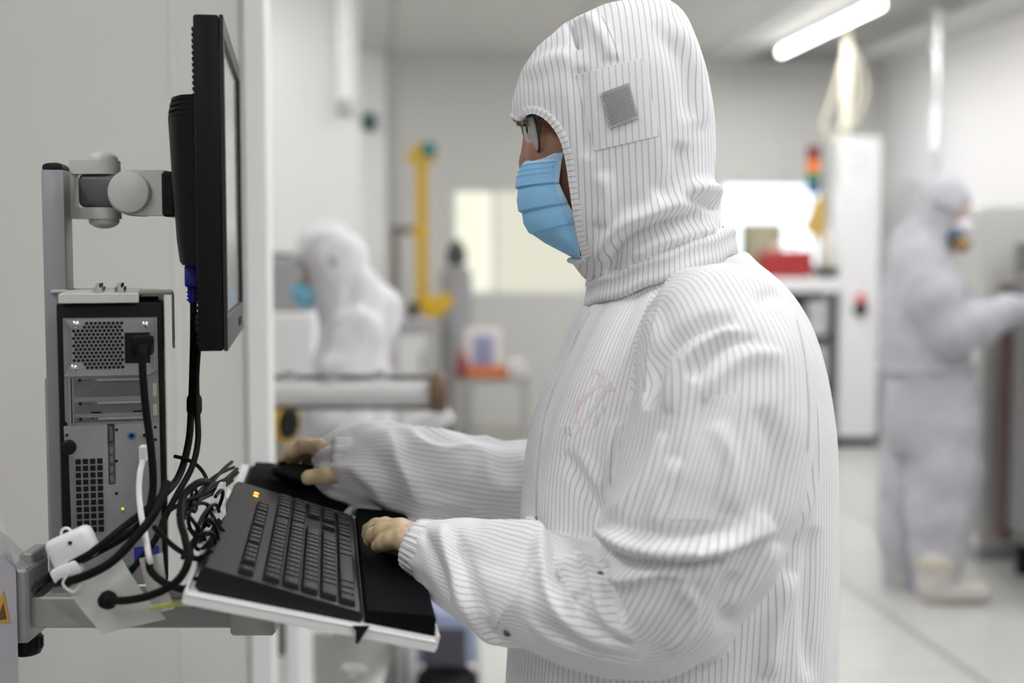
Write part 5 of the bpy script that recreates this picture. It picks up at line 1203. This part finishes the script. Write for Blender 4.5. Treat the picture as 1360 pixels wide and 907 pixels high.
# sleeve pocket patch
G = quadpatch([(938, 530), (985, 520), (942, 690), (885, 690)], 10, 40, 0.0003)
uvp = np.tile(np.linspace(0, 0.042, 10)[None], (40, 1)); strip('sleeve_pocket', G, m_cloth2, stripes=uvp, thick=0.0004, edges=False)
# faint print on the chest and a small name tab
m_pr = mat('faded_red_print', (0.80, 0.705, 0.725), 0.75); m_pb = mat('faded_blue_print', (0.73, 0.735, 0.80), 0.75)
def mark(name, pts, wpx, m):
    return band(name, pts, wpx, m, 0.0003, thick=0.0002)
mark('chest_print', [(786, 500), (790, 494), (797, 494), (800, 500), (796, 508), (786, 518), (775, 530), (766, 540), (765, 548)], 3, m_pr)
mark('chest_print', [(790, 540), (797, 528), (805, 517), (812, 508)], 3, m_pr); mark('chest_print', [(797, 512), (806, 516), (816, 517)], 2.5, m_pr)
mark('chest_print', [(776, 560), (786, 545), (795, 532)], 2.5, m_pb); mark('chest_print', [(788, 566), (796, 552), (804, 540)], 2.5, m_pb); mark('chest_print', [(764, 556), (770, 566), (766, 576)], 2, m_pr)
for k, (x, y) in enumerate(((748, 570), (754, 572), (760, 575))): mark('name_tab', [(x - 1, y - 6), (x, y), (x + 1, y + 6)], 1.4, mat('tab_white', (0.84, 0.84, 0.85), 0.7))
mark('name_tab_thread', [(751, 566), (751, 577)], 0.7, m_seamc); mark('name_tab_thread', [(757, 568), (757, 579)], 0.7, m_seamc)
# dark snap on the sleeve
q = onto(674, 840, -0.001); g = MB(); d_ = unit(CAM - q); g.lathe([(0.0042, 0), (0.0042, 0.0016), (0.003, 0.0026), (0, 0.003)], q, d_, 14); part('sleeve_snap', g, mat('snap_grey', (0.10, 0.10, 0.12), 0.4), person, True)
q = onto(797, 762, -0.001); g = MB(); g.lathe([(0.003, 0), (0.003, 0.0016), (0, 0.002)], q, unit(CAM - q), 12); part('sleeve_snap', g, mat('snap_grey', (0.10, 0.10, 0.12), 0.4), person, True)

# ---- collar: a standing band, higher at the back
def collar_ring(yf, yb, grow, nn=72):
    pf, pb = P(788, yf, YH0), P(967, yb, YH0); c = (pf + pb) / 2; a = (pb[0] - pf[0]) / 2 + grow; b = 0.083 + grow; out = []
    for k in range(nn):
        t = 2 * math.pi * k / nn; x = c[0] + a * math.cos(t); s = (x - pf[0]) / (pb[0] - pf[0]); z = pf[2] + (pb[2] - pf[2]) * s
        out.append((x, YH0 + b * math.sin(t) * (1 - 0.10 * math.cos(t)), z + 0.0015 * math.sin(9 * t) + 0.003 * math.sin(t) ** 2))
    return out
CR = np.array([collar_ring(364, 300, -0.004), collar_ring(366, 302, 0.0065), collar_ring(376, 312, 0.0090), collar_ring(378, 314, 0.0072), collar_ring(392, 328, 0.0095), collar_ring(402, 338, 0.0105), collar_ring(405, 341, 0.002)])
idx = np.arange(CR.shape[0] * 72).reshape(-1, 72); q = np.stack([idx[:-1], np.roll(idx, -1, 1)[:-1], np.roll(idx, -1, 1)[1:], idx[1:]], -1).reshape(-1, 4)
su = np.tile((np.arange(72) * 2 * math.pi / 72 * 0.09)[None], (CR.shape[0], 1)).reshape(-1)[q]; wr = su.max(1) - su.min(1) > 0.3; su[wr] = np.where(su[wr] < 0.2, su[wr] + 2 * math.pi * 0.09, su[wr])
cloth_obj('collar', CR.reshape(-1, 3), q[:, ::-1], su, m_cloth, person, PL)

# ---- cuffs: gathered cloth rings
def cuff(c0, c1, r0, r1, nfold, name='cuff', flat=1.0):
    c0, c1 = np.asarray(c0), np.asarray(c1); d = unit(c1 - c0); e1 = unit(np.array([0, -1.0, 0]) - d * (-d[1])); e2_ = np.cross(d, e1); n = 96; G = []
    for t in np.linspace(0, 1, 7):
        r = r0 + (r1 - r0) * t; bulge = 0.002 * math.sin(math.pi * t)
        G.append([c0 + (c1 - c0) * t + (r + bulge + 0.0011 * math.sin(nfold * a + 0.8 * math.sin(3 * a))) * (math.cos(a) * e1 + flat * math.sin(a) * e2_) for a in np.arange(n) * 2 * math.pi / n])
    G.append([p * 0.25 + 0.75 * (c1) for p in np.array(G[-1])]); G = np.array(G)
    ii = np.arange(len(G) * n).reshape(-1, n); qq = np.stack([ii[:-1], np.roll(ii, -1, 1)[:-1], np.roll(ii, -1, 1)[1:], ii[1:]], -1).reshape(-1, 4)
    s_ = np.tile((np.arange(n) * 2 * math.pi / n * 0.034)[None], (len(G), 1)).reshape(-1)[qq]; w_ = s_.max(1) - s_.min(1) > 0.12; s_[w_] = np.where(s_[w_] < 0.06, s_[w_] + 2 * math.pi * 0.034, s_[w_])
    return cloth_obj(name, G.reshape(-1, 3), qq, s_, m_cloth, person, PL)
cuff(P(590, 740, 1.366), P(549, 722, 1.384), 0.0325, 0.0275, 26)
cuff(P(480, 620, 1.735), P(441, 618, 1.732), 0.0415, 0.0395, 18)

# ---- head and body under the cloth
def HP(px, py, dy=0.0): return P(px, py, YH0) + [0, dy, 0]
m_skin = mat('skin', (0.36, 0.175, 0.11), 0.5, var=0.06, scale=30, sss=0.08, bump=0.05, bscale=300)
prims = [ell(HP(815, 165), (0.094, 0.073, 0.108)), ell(HP(750, 212), (0.046, 0.059, 0.092)), ell(HP(746, 280), (0.028, 0.040, 0.028)), ell(HP(774, 274), (0.038, 0.052, 0.036)),
         seg(HP(714, 176), HP(706, 214), 0.006, 0.0085), ell(HP(707, 220), (0.009, 0.015, 0.008)), ell(HP(711, 157), (0.012, 0.054, 0.010)), ell(HP(724, 258), (0.018, 0.028, 0.017)),
         ell(HP(729, 207, -0.034), (0.020, 0.021, 0.020)), ell(HP(729, 207, 0.034), (0.020, 0.021, 0.020)), seg(HP(850, 290), HP(868, 440), 0.050, 0.055), ell(HP(870, 540), (0.10, 0.15, 0.15))]
def sockets(X, Y, Z):
    d = None
    for s in (-1, 1):
        c = HP(703, 174, s * 0.033); q = 0.0165 - np.sqrt((X - c[0]) ** 2 + (Y - c[1]) ** 2 + ((Z - c[2]) * 1.25) ** 2); d = q if d is None else np.maximum(d, q)
    return d
Vh, Fh = blob(prims, 0.016, 0.0032, carve=sockets, newton=2, smooth=1)
part('body', Raw(Vh, Fh), m_skin, person, True, smooth=80)
m_eye = mat('eye_white', (0.42, 0.39, 0.37), 0.15, var=0.02); m_iris = mat('iris', (0.02, 0.012, 0.008), 0.1); m_hair = mat('black_hair', (0.012, 0.010, 0.010), 0.5, bump=0.4, bscale=300)
for s in (-1, 1):
    c = HP(711.5, 173.5, s * 0.0325); g = MB(); g.lathe([(0.0118 * math.sin(t), -0.0118 * math.cos(t)) for t in np.linspace(0.02, math.pi - 0.02, 14)], c, (-1, 0, 0), 20); ey = part('eye', g, m_eye, person, True)
    g = MB(); g.lathe([(0.0072, 0.0094), (0.0058, 0.0106), (0, 0.0122)], c, (-1, 0.0, -0.05), 16); part('iris', g, m_iris, ey, True)
    # lids and lashes
    g = MB(); g.tube([c + np.array([-0.0128 * math.cos(a) * 0.98, 0.0128 * math.sin(a), 0.0045 + 0.001 * math.cos(a * 2)]) for a in np.linspace(-1.45, 1.45, 11)], 0.0032, 7, 3); part('eyelid', g, m_skin, person, True)
    g = MB(); g.tube([c + np.array([-0.0146 * math.cos(a), 0.0142 * math.sin(a), 0.0028]) for a in np.linspace(-1.3, 1.3, 11)], 0.0009, 5, 3); part('lashes', g, m_hair, person, True)
    g = MB(); g.tube([HP(703, 157, s * 0.012), HP(701, 153, s * 0.028), HP(710, 153, s * 0.045), HP(722, 159, s * 0.055)], [0.002, 0.0034, 0.003, 0.001], 6, 4); part('eyebrow', g, m_hair, person, True)
Vq, Fq = blob([ell(HP(818, 160), (0.099, 0.077, 0.111))], 0.01, 0.006, carve=lambda X, Y, Z: np.maximum(HP(0, 168)[2] - Z - np.clip((X - HP(748, 0)[0]) * 3, 0, 0.05), (HP(722, 0)[0] - X) - 0.0 * Y), newton=1)
part('hair', Raw(Vq, Fq), m_hair, person, True, smooth=60)

# ---- face mask: pleated, wrapped round the lower face
m_mask = mat('mask_blue', (0.29, 0.62, 0.97), 0.7, var=0.04, scale=40, bump=0.12, bscale=700); m_maskw = mat('mask_edge', (0.50, 0.74, 0.97), 0.7, var=0.03)
#           front px,py      edge px,py   half width
mrow = [((699, 211), (748, 203), 0.060), ((692, 222), (746, 214), 0.061), ((687, 236), (744, 228), 0.063), ((685, 249), (742.5, 241), 0.064), ((689, 251.5), (743, 244), 0.062),
        ((687, 266), (748, 256), 0.065), ((689, 280), (754, 268), 0.066), ((694, 283), (755, 271), 0.064), ((696, 297), (761, 282), 0.066), ((703, 309), (764, 294), 0.066), ((708, 311), (764, 297), 0.064), ((724, 322), (767, 314), 0.063), ((745, 333), (769, 328), 0.060), ((764, 343), (770.5, 341), 0.054)]
ns = 41; G = []
for (fx, fy), (ex, ey_), hw in mrow:
    row_ = []
    for s in np.linspace(-1, 1, ns):
        a = s * math.pi / 2; w_ = abs(math.sin(a)) ; dep = 1 - abs(math.cos(a)) ** 0.85
        pf = P(fx, fy, YH0); pe = P(ex, ey_, YH0 - hw); x = pf[0] + (pe[0] - pf[0]) * dep; z = pf[2] + (pe[2] - pf[2]) * dep; row_.append((x, YH0 + hw * math.sin(a), z))
    G.append(row_)
G = np.array(G); Gf, k = [], 4
for i in range(len(G) - 1):
    for t in range(2): Gf.append(G[i] * (1 - t / 2) + G[i + 1] * (t / 2))
Gf.append(G[-1]); Gf = np.array(Gf)
class Sheet(MB):
    pass
def shell(G, t=0.0008):
    g = MB(); n_ = np.cross(np.gradient(G, axis=1), np.gradient(G, axis=0)); n_ /= np.linalg.norm(n_, axis=2)[..., None] + 1e-9
    c = G.reshape(-1, 3).mean(0) + [0.03, 0, 0]; sg = np.sign((n_ * (G - c)).sum()); n_ *= sg
    A_, B_ = G + n_ * t, G - n_ * t; m_, w_ = G.shape[:2]; g.grid(A_); g.grid(B_)
    K = m_ * w_; bd = list(range(w_)) + [i * w_ + w_ - 1 for i in range(1, m_)] + [(m_ - 1) * w_ + j for j in range(w_ - 2, -1, -1)] + [i * w_ for i in range(m_ - 2, 0, -1)]
    for i in range(len(bd)): a, b = bd[i], bd[(i + 1) % len(bd)]; g.f.append((a, b, b + K, a + K))
    return g
msk = part('face_mask', shell(Gf), m_mask, person, True, smooth=35)
# stitched edge bands and top band
for c0, c1 in ((0, 2), (ns - 2, ns)):
    part('mask_edge', shell(Gf[:, c0:c1] + 0.0, 0.0013), m_maskw, msk, True, smooth=40)
part('mask_edge', shell(Gf[0:3], 0.0012), m_maskw, msk, True, smooth=40)
g = MB()
for i in range(1, 5):
    for j in range(2, ns - 2):
        p = Gf[i, j] if i % 1 == 0 else None; n_ = unit(p - np.array([HP(760, 0)[0], YH0, p[2]])); g.box(p + n_ * 0.0012, (0.0012, 0.0012, 0.0010))
part('mask_weld_dots', g, mat('mask_dots', (0.24, 0.48, 0.76), 0.6), msk, True, kind='stuff')
for s, e in ((-1, 0), (1, ns - 1)):
    g = MB(); g.tube([Gf[0, e], P(753, 199, YH0 - 0.067) * [1, 0, 1] + [0, YH0 + s * 0.067, 0], P(775, 185, YH0) * [1, 0, 1] + [0, YH0 + s * 0.079, 0], P(800, 200, YH0) * [1, 0, 1] + [0, YH0 + s * 0.084, 0], P(785, 330, YH0) * [1, 0, 1] + [0, YH0 + s * 0.06, 0], Gf[-1, e]], 0.0013, 6, 5); part('ear_loop', g, mat('loop_white', (0.75, 0.77, 0.8), 0.6), msk, True)

# ---- safety glasses
m_lens = mat('clear_lens', (0.86, 0.87, 0.88), 0.06, var=0.0, alpha=0.30, coat=0.6); m_rim = mat('glasses_frame', (0.05, 0.05, 0.055), 0.3, spec=0.5)
r0 = MB(); 
gl = None
for s in (-1, 1):
    G = []
    for t in np.linspace(-1, 1, 15):
        row_ = []
        for q in np.linspace(-1, 1, 19):
            hw = 0.028 * (1 - 0.18 * max(0, -t) ** 2) * (1 - 0.06 * t ** 4); y = q * hw; out = (y * s + 0.028) / 0.056
            base = P(690 + 5.0 * (1 - t), 183 - 22.5 * t, YH0); row_.append(base + [0.0015 + 0.0135 * out ** 2.0, s * 0.0335 + y, 0])
        G.append(row_)
    G = np.array(G); fr = MB(); bd = np.vstack([G[0], G[1:, -1], G[-1, ::-1][1:], G[::-1, 0][1:]])
    fr.tube(bd, 0.0014, 7, 1); f_ = part('glasses_rim', fr, m_rim, person, True)
    part('lens', shell(G, 0.0006), m_lens, f_, True, smooth=60)
    oy = YH0 + s * 0.0615; te = MB(); te.tube([np.array([P(714, 163, YH0)[0], oy, P(714, 163, YH0)[2]]), np.array([P(724, 162, YH0)[0], YH0 + s * 0.067, P(0, 162, YH0)[2]]), np.array([P(770, 164, YH0)[0], YH0 + s * 0.078, P(0, 164, YH0)[2]]), np.array([P(830, 172, YH0)[0], YH0 + s * 0.080, P(0, 172, YH0)[2]])], [0.0028, 0.0026, 0.002, 0.002], 7, 4); part('temple', te, m_rim, person, True)
    hg = MB(); hg.box((P(715, 162, YH0)[0], oy, P(0, 162, YH0)[2]), (0.005, 0.005, 0.006), None, 0.001); part('hinge', hg, m_chrome, person, True)
br = MB(); br.tube([P(697, 172, YH0) + [0, -0.006, 0], P(695, 168, YH0), P(697, 172, YH0) + [0, 0.006, 0]], 0.0017, 7, 4); part('nose_bridge', br, m_rim, person, True)

# ---- gloved hands
m_glove = mat('tan_glove', (0.60, 0.45, 0.28), 0.5, var=0.08, scale=40, bump=0.25, bscale=160)
def hand(name, wrist, wr_r, fingers, thumb, fr=0.0085):
    prims = []
    for ch in fingers:
        prims.append(seg(wrist, ch[0], wr_r, 0.0125)); prims += chain(np.array(ch), [0.0110, 0.0095, 0.0088, 0.0072])
    for i in range(3): prims.append(seg(fingers[i][0], fingers[i + 1][0], 0.0115, 0.0115))
    prims.append(seg(wrist, thumb[0], wr_r * 0.85, 0.0135)); prims += chain(np.array(thumb), [0.0135, 0.0112, 0.0095, 0.0080][:len(thumb)])
    V_, F_ = blob(prims, 0.0032, 0.0019, newton=2)
    n_ = vnormals(V_, F_); V_ = V_ + n_ * (0.0006 * vnoise(V_ * 140))[:, None]
    return part(name, Raw(V_, F_), m_glove, person, True, smooth=80)
hand('glove', P(592, 738, 1.372), 0.021,
     [[P(532, 703, 1.436), P(512, 698, 1.452), P(499, 699, 1.462), P(489, 703, 1.468)],
      [P(529, 704, 1.416), P(508, 700, 1.432), P(497, 704, 1.441), P(489, 710, 1.448)],
      [P(530, 708, 1.396), P(508, 706, 1.410), P(497, 711, 1.419), P(491, 717, 1.426)],
      [P(538, 718, 1.379), P(520, 717, 1.388), P(509, 721, 1.395), P(502, 725, 1.402)]],
     [P(560, 722, 1.430), P(535, 722, 1.450), P(515, 722, 1.462)])
hand('glove', P(480, 614, 1.735), 0.026,
     [[P(425, 596, 1.728), P(404, 592, 1.735), P(388, 602, 1.745), P(374, 614, 1.755)],
      [P(424, 595, 1.748), P(405, 590, 1.757), P(390, 597, 1.766), P(378, 608, 1.774)],
      [P(428, 597, 1.768), P(411, 594, 1.776), P(398, 603, 1.784), P(390, 614, 1.788)],
      [P(434, 603, 1.786), P(419, 603, 1.793), P(409, 612, 1.797), P(405, 620, 1.800)]],
     [P(452, 628, 1.705), P(430, 632, 1.690), P(410, 634, 1.690)])
# ---- boots
m_boot = mat('boot_white', (0.74, 0.73, 0.70), 0.6)
for s in (-1, 1):
    y = 1.50 + s * 0.11
    Vb, Fb = blob([seg((hx + 0.03, y, 0.16), (hx + 0.03, y, 0.05), 0.065, 0.05), seg((hx + 0.05, y, 0.046), (hx - 0.13, y, 0.042), 0.045, 0.040)], 0.03, 0.008, carve=lambda X, Y, Z: 0.002 - Z + 0 * X + 0 * Y)
    b_ = part('boot', Raw(Vb, Fb), m_boot, person, True, smooth=70)
    g = MB(); g.box((hx - 0.04, y, 0.008), (0.26, 0.088, 0.014), None, 0.006); part('sole', g, m_grey, b_, True)

# ================================================================== THE TWO WORKERS BEHIND
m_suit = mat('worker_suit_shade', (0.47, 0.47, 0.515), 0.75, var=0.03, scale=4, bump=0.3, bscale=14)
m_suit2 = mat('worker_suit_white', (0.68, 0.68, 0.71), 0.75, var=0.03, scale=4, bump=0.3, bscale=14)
def wst(lst, k=1.0):
    pts = np.array([P(a, b, Y) for a, b, Y, r in lst]); return chain(pts, [r * Y / F * k for a, b, Y, r in lst])
def wrows(rows, Y): return rings(ring_rows(rows, Y), 2.3)
def cloth_noise(V_, F_, amp, sx, sz, seed):
    n_ = vnormals(V_, F_)
    if (n_ * (V_ - V_.mean(0))).sum() < 0: n_ = -n_
    d = amp * vnoise(V_ * [sx, sx, sz] + seed) + amp * 0.5 * vnoise(V_ * [sx * 2.3, sx * 2.3, sz * 2] + seed + 9)
    return V_ + n_ * d[:, None]
# ---- standing worker at the right
YW0 = 5.44
w1 = root('person', 'person in a pale grey coverall and respirator standing at the machine on the right', 'person', (P(1240, 0, YW0)[0], YW0, 0.0))
tors = wrows([(312, 1205, 1243, 0.09), (332, 1190, 1256, 0.15), (360, 1179, 1268, 0.19), (400, 1174, 1277, 0.205), (450, 1173, 1283, 0.20), (500, 1174, 1289, 0.195), (540, 1174, 1297, 0.19), (575, 1178, 1298, 0.18), (600, 1186, 1290, 0.16)], YW0)
fy = PF(1265, 800, 0.0)[1]; fy2 = PF(1205, 780, 0.0)[1]
legs = wst([(1252, 560, 5.40, 47), (1254, 620, 5.39, 47), (1250, 680, 5.39, 42), (1247, 735, 5.40, 35), (1245, 785, 5.42, 29)]) + wst([(1208, 560, 5.58, 38), (1204, 640, 5.60, 36), (1201, 710, 5.62, 32), (1199, 768, 5.63, 26)])
armw = wst([(1222, 350, 5.33, 34), (1240, 395, 5.24, 36), (1266, 436, 5.22, 33), (1300, 427, 5.28, 26), (1340, 415, 5.36, 21), (1356, 411, 5.40, 17)])
arm2 = wst([(1225, 350, 5.62, 34), (1250, 400, 5.70, 34), (1290, 432, 5.70, 28), (1335, 420, 5.64, 20)])
hoodw = [ell(P(1256, 270, YW0), (0.100, 0.108, 0.112)), seg(P(1247, 285, YW0), P(1222, 335, YW0), 0.095, 0.13)]
def face_open2(X, Y, Z):
    c = P(1288, 291, YW0 - 0.07); return 0.075 - np.sqrt((X - c[0]) ** 2 + (Y - c[1]) ** 2 + ((Z - c[2]) / 1.1) ** 2)
Vw, Fw = blob([tors] + legs + armw + arm2 + hoodw, 0.035, 0.0125, carve=face_open2, newton=1)
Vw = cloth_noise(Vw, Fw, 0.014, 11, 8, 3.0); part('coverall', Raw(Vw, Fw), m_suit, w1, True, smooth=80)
c = P(1268, 287, YW0 - 0.02)
Vb, Fb = blob([ell(P(1262, 280, YW0 - 0.02), (0.075, 0.085, 0.105)), seg(P(1262, 290, YW0), P(1228, 350, YW0), 0.055, 0.06), ell(P(1228, 400, YW0), (0.10, 0.13, 0.16))], 0.03, 0.012, newton=1)
part('body', Raw(Vb, Fb), mat('worker_skin', (0.52, 0.40, 0.37), 0.55), w1, True, smooth=80)
g = MB(); cf = P(1277, 290, YW0 - 0.045); G = np.array([[cf + np.array([0.045 * math.cos(a) * 0.75 - 0.01, -0.075 * math.sin(a) + 0.03, 0.045 * t * 1.0]) for a in np.linspace(-0.6, 1.9, 15)] for t in np.linspace(-1, 1, 7)])
gg = part('goggle_lens', shell(G, 0.003), mat('visor', (0.70, 0.66, 0.69), 0.2, coat=0.5), w1, True, smooth=60)
g = MB(); g.tube(np.vstack([G[0], G[1:, -1], G[-1, ::-1][1:], G[::-1, 0][1:]]), 0.007, 7, 1); part('goggle_frame', g, m_lgrey, gg, True)
Vr, Fr = blob([ell(P(1275, 303, YW0 - 0.055), (0.055, 0.055, 0.05))], 0.02, 0.010); rp = part('respirator', Raw(Vr, Fr), mat('respirator_white', (0.74, 0.72, 0.76), 0.5), w1, True, smooth=70)
g = MB(); g.cyl(P(1268, 311, YW0 - 0.10), P(1273, 320, YW0 - 0.13), 0.036, 0.034, 20); part('filter_ring', g, mat('filter_blue', (0.05, 0.11, 0.15), 0.4), rp, True)
g = MB(); g.cyl(P(1273, 320, YW0 - 0.12), P(1284, 331, YW0 - 0.14), 0.036, 0.030, 20); part('filter_cartridge', g, mat('filter_tan', (0.33, 0.20, 0.09), 0.5), rp, True)
# goggle strap
g = MB(); g.tube([P(1240, 268, YW0 - 0.10), P(1256, 276, YW0 - 0.118), P(1272, 284, YW0 - 0.10)], 0.008, 7, 4); part('strap', g, m_grey, w1, True)
gl_ = [seg(P(1350, 412, 5.39), P(1372, 406, 5.42), 0.042, 0.046)] + [seg(P(1372, 406, 5.42) + [0, 0.02 * k - 0.03, 0.01], P(1396, 408, 5.44) + [0, 0.022 * k - 0.03, -0.01 + 0.004 * k], 0.014, 0.011) for k in range(4)] + [seg(P(1365, 402, 5.40), P(1380, 392, 5.38), 0.015, 0.012)]
Vg, Fg = blob(gl_, 0.01, 0.006); part('glove', Raw(Vg, Fg), mat('glove_white', (0.74, 0.72, 0.74), 0.6), w1, True, smooth=70)
gl_ = [seg(P(1330, 421, 5.64), P(1350, 416, 5.62), 0.040, 0.044)] + [seg(P(1350, 416, 5.62) + [0, 0.02 * k - 0.03, 0.0], P(1370, 418, 5.60) + [0, 0.022 * k - 0.03, -0.01], 0.014, 0.011) for k in range(4)] + [seg(P(1345, 412, 5.60), P(1358, 404, 5.57), 0.015, 0.012)]
Vg, Fg = blob(gl_, 0.01, 0.006); part('glove', Raw(Vg, Fg), mat('glove_white', (0.74, 0.72, 0.74), 0.6), w1, True, smooth=70)
m_shoe = mat('shoe_cover', (0.58, 0.56, 0.52), 0.6)
for h0, t0, yy in (((1236, 797), (1300, 801), fy), ((1196, 782), (1232, 786), fy2)):
    a_, b_ = P(h0[0], h0[1], yy), P(t0[0], t0[1], yy); a_[2] = 0.055; b_[2] = 0.046
    leg_top = P(h0[0] + 8, 745 if yy == fy else 735, yy)
    Vb, Fb = blob([seg(a_, b_, 0.056, 0.046), seg(a_ + [0.01, 0, 0.02], leg_top, 0.06, 0.085)], 0.03, 0.010, carve=lambda X, Y, Z: 0.003 - Z + 0 * X + 0 * Y)
    Vb = cloth_noise(Vb, Fb, 0.005, 16, 22, 1.0); Vb[:, 2] = np.maximum(Vb[:, 2], 0.002); bt = part('boot', Raw(Vb, Fb), m_shoe, w1, True, smooth=70)
    g = MB(); g.tube([leg_top + [0.088 * math.cos(t), 0.088 * math.sin(t), 0.0] for t in np.linspace(0, 6.283, 17)], 0.006, 6, 2); part('boot_band', g, mat('band_yellow', (0.55, 0.48, 0.28), 0.6), bt, True)
# jacket hem at the waist
hemz = P(0, 487, YW0)[2]; cx_ = P(1230, 487, YW0)[0]; aw = (P(1287, 487, YW0)[0] - P(1173, 487, YW0)[0]) / 2
g = MB(); g.tube([(cx_ + (aw + 0.012) * math.cos(t), YW0 + 0.213 * math.sin(t), hemz + 0.006 * math.sin(3 * t)) for t in np.linspace(0, 6.283, 33)], 0.011, 7, 2); part('waist_seam', g, m_suit, w1, True)
g = MB(); g.tube([P(1240, 430, 5.20), P(1252, 452, 5.21), P(1266, 474, 5.23), P(1276, 484, 5.26)], [0.004, 0.012, 0.012, 0.004], 7, 4); part('sleeve_fold', g, m_suit, w1, True)

# ---- bending worker at the left
YB0 = 4.15
w2 = root('person', 'person in a white hooded suit and blue mask bending over the roller', 'person', (P(480, 0, YB0)[0], YB0, 0.0))
tors = wrows([(398, 458, 488, 0.08), (415, 448, 502, 0.14), (440, 434, 512, 0.18), (470, 422, 517, 0.195), (510, 413, 519, 0.20), (560, 410, 521, 0.195), (620, 416, 523, 0.185), (680, 428, 520, 0.16)], YB0)
hip = P(472, 650, YB0)
lg = []
for s in (-1, 1):
    lg += chain(np.array([hip + [0, s * 0.085, 0], hip * [1, 1, 0] + [0.02, s * 0.095, 0.40], hip * [1, 1, 0] + [0.02, s * 0.1, 0.09]]), [0.12, 0.09, 0.07])
ar = wst([(478, 440, YB0 - 0.16, 30), (455, 490, YB0 - 0.22, 28), (425, 545, YB0 - 0.22, 24), (398, 575, YB0 - 0.18, 17)]) + wst([(478, 440, YB0 + 0.16, 30), (450, 490, YB0 + 0.22, 28), (415, 540, YB0 + 0.2, 24), (392, 565, YB0 + 0.18, 17)])
hd_ = [ell(P(438, 349, YB0), (0.098, 0.108, 0.105)), ell(P(447, 342, YB0), (0.100, 0.106, 0.098)), seg(P(448, 365, YB0), P(480, 420, YB0), 0.092, 0.13), seg(P(424, 318, YB0), P(446, 312, YB0), 0.03, 0.04), ell(P(400, 340, YB0), (0.028, 0.075, 0.022))]
def face_open(X, Y, Z):
    c = P(402, 372, YB0); return 0.058 - np.sqrt(((X - c[0]) / 0.9) ** 2 + (Y - c[1]) ** 2 + ((Z - c[2]) / 1.15) ** 2)
Vw, Fw = blob([tors] + lg + ar + hd_, 0.03, 0.0115, carve=face_open, newton=1)
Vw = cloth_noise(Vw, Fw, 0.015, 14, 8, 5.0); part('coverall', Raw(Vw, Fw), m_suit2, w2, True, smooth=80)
Vb, Fb = blob([ell(P(428, 358, YB0), (0.080, 0.074, 0.10)), ell(P(412, 385, YB0), (0.045, 0.05, 0.05)), seg(P(440, 375, YB0), P(478, 430, YB0), 0.055, 0.06), ell(P(475, 470, YB0), (0.10, 0.13, 0.14)), seg(P(398, 362, YB0), P(394, 374, YB0), 0.010, 0.014)], 0.02, 0.010, newton=1)
part('body', Raw(Vb, Fb), mat('worker_skin_light', (0.55, 0.38, 0.30), 0.55), w2, True, smooth=80)
Vm, Fm = blob([ell(P(409, 388, YB0), (0.050, 0.066, 0.052)), ell(P(397, 384, YB0), (0.016, 0.03, 0.03))], 0.02, 0.007); mk = part('face_mask', Raw(Vm, Fm), mat('mask_blue_far', (0.22, 0.52, 0.74), 0.6), w2, True, smooth=70)
g = MB(); g.tube([P(418, 375, YB0 - 0.05), P(430, 366, YB0 - 0.075), P(442, 362, YB0 - 0.09)], 0.004, 6, 4); part('ear_loop', g, m_white, mk, True)
g = MB(); cf = P(404, 361, YB0); G = np.array([[cf + np.array([0.02 - 0.045 * math.cos(a), 0.07 * math.sin(a), 0.028 * t]) for a in np.linspace(-1.3, 1.3, 15)] for t in np.linspace(-1, 1, 5)])
gg = part('goggle_lens', shell(G, 0.003), mat('goggle_grey', (0.52, 0.50, 0.54), 0.2, coat=0.4), w2, True, smooth=60)
g = MB(); g.tube(np.vstack([G[0], G[1:, -1], G[-1, ::-1][1:], G[::-1, 0][1:]]), 0.006, 7, 1); part('goggle_frame', g, m_grey, gg, True)
Vp, Fp = blob([ell(P(441, 347, YB0 - 0.112), (0.024, 0.012, 0.026))], 0.004, 0.004); part('vent_patch', Raw(Vp, Fp), mat('patch_grey_lilac', (0.50, 0.48, 0.54), 0.7), w2, True, smooth=60)
for s, c in ((-1, P(392, 580, YB0 - 0.17)), (1, P(386, 570, YB0 + 0.17))):
    gl_ = [seg(c, c + [-0.05, 0, -0.03], 0.032, 0.034)] + [seg(c + [-0.05, 0.018 * k - 0.027, -0.03], c + [-0.10, 0.02 * k - 0.03, -0.06], 0.012, 0.009) for k in range(4)] + [seg(c + [-0.03, s * -0.03, -0.02], c + [-0.06, s * -0.05, -0.03], 0.013, 0.010)]
    Vg, Fg = blob(gl_, 0.01, 0.006); part('glove', Raw(Vg, Fg), mat('glove_pink', (0.68, 0.58, 0.55), 0.6), w2, True, smooth=70)
for s in (-1, 1):
    a_ = hip * [1, 1, 0] + [0.03, s * 0.1, 0.055]
    Vb, Fb = blob([seg(a_, a_ + [-0.17, 0, -0.008], 0.052, 0.044), seg(a_, a_ + [0, 0, 0.10], 0.055, 0.07)], 0.03, 0.010, carve=lambda X, Y, Z: 0.003 - Z + 0 * X + 0 * Y); bt = part('boot', Raw(Vb, Fb), m_shoe, w2, True, smooth=70)
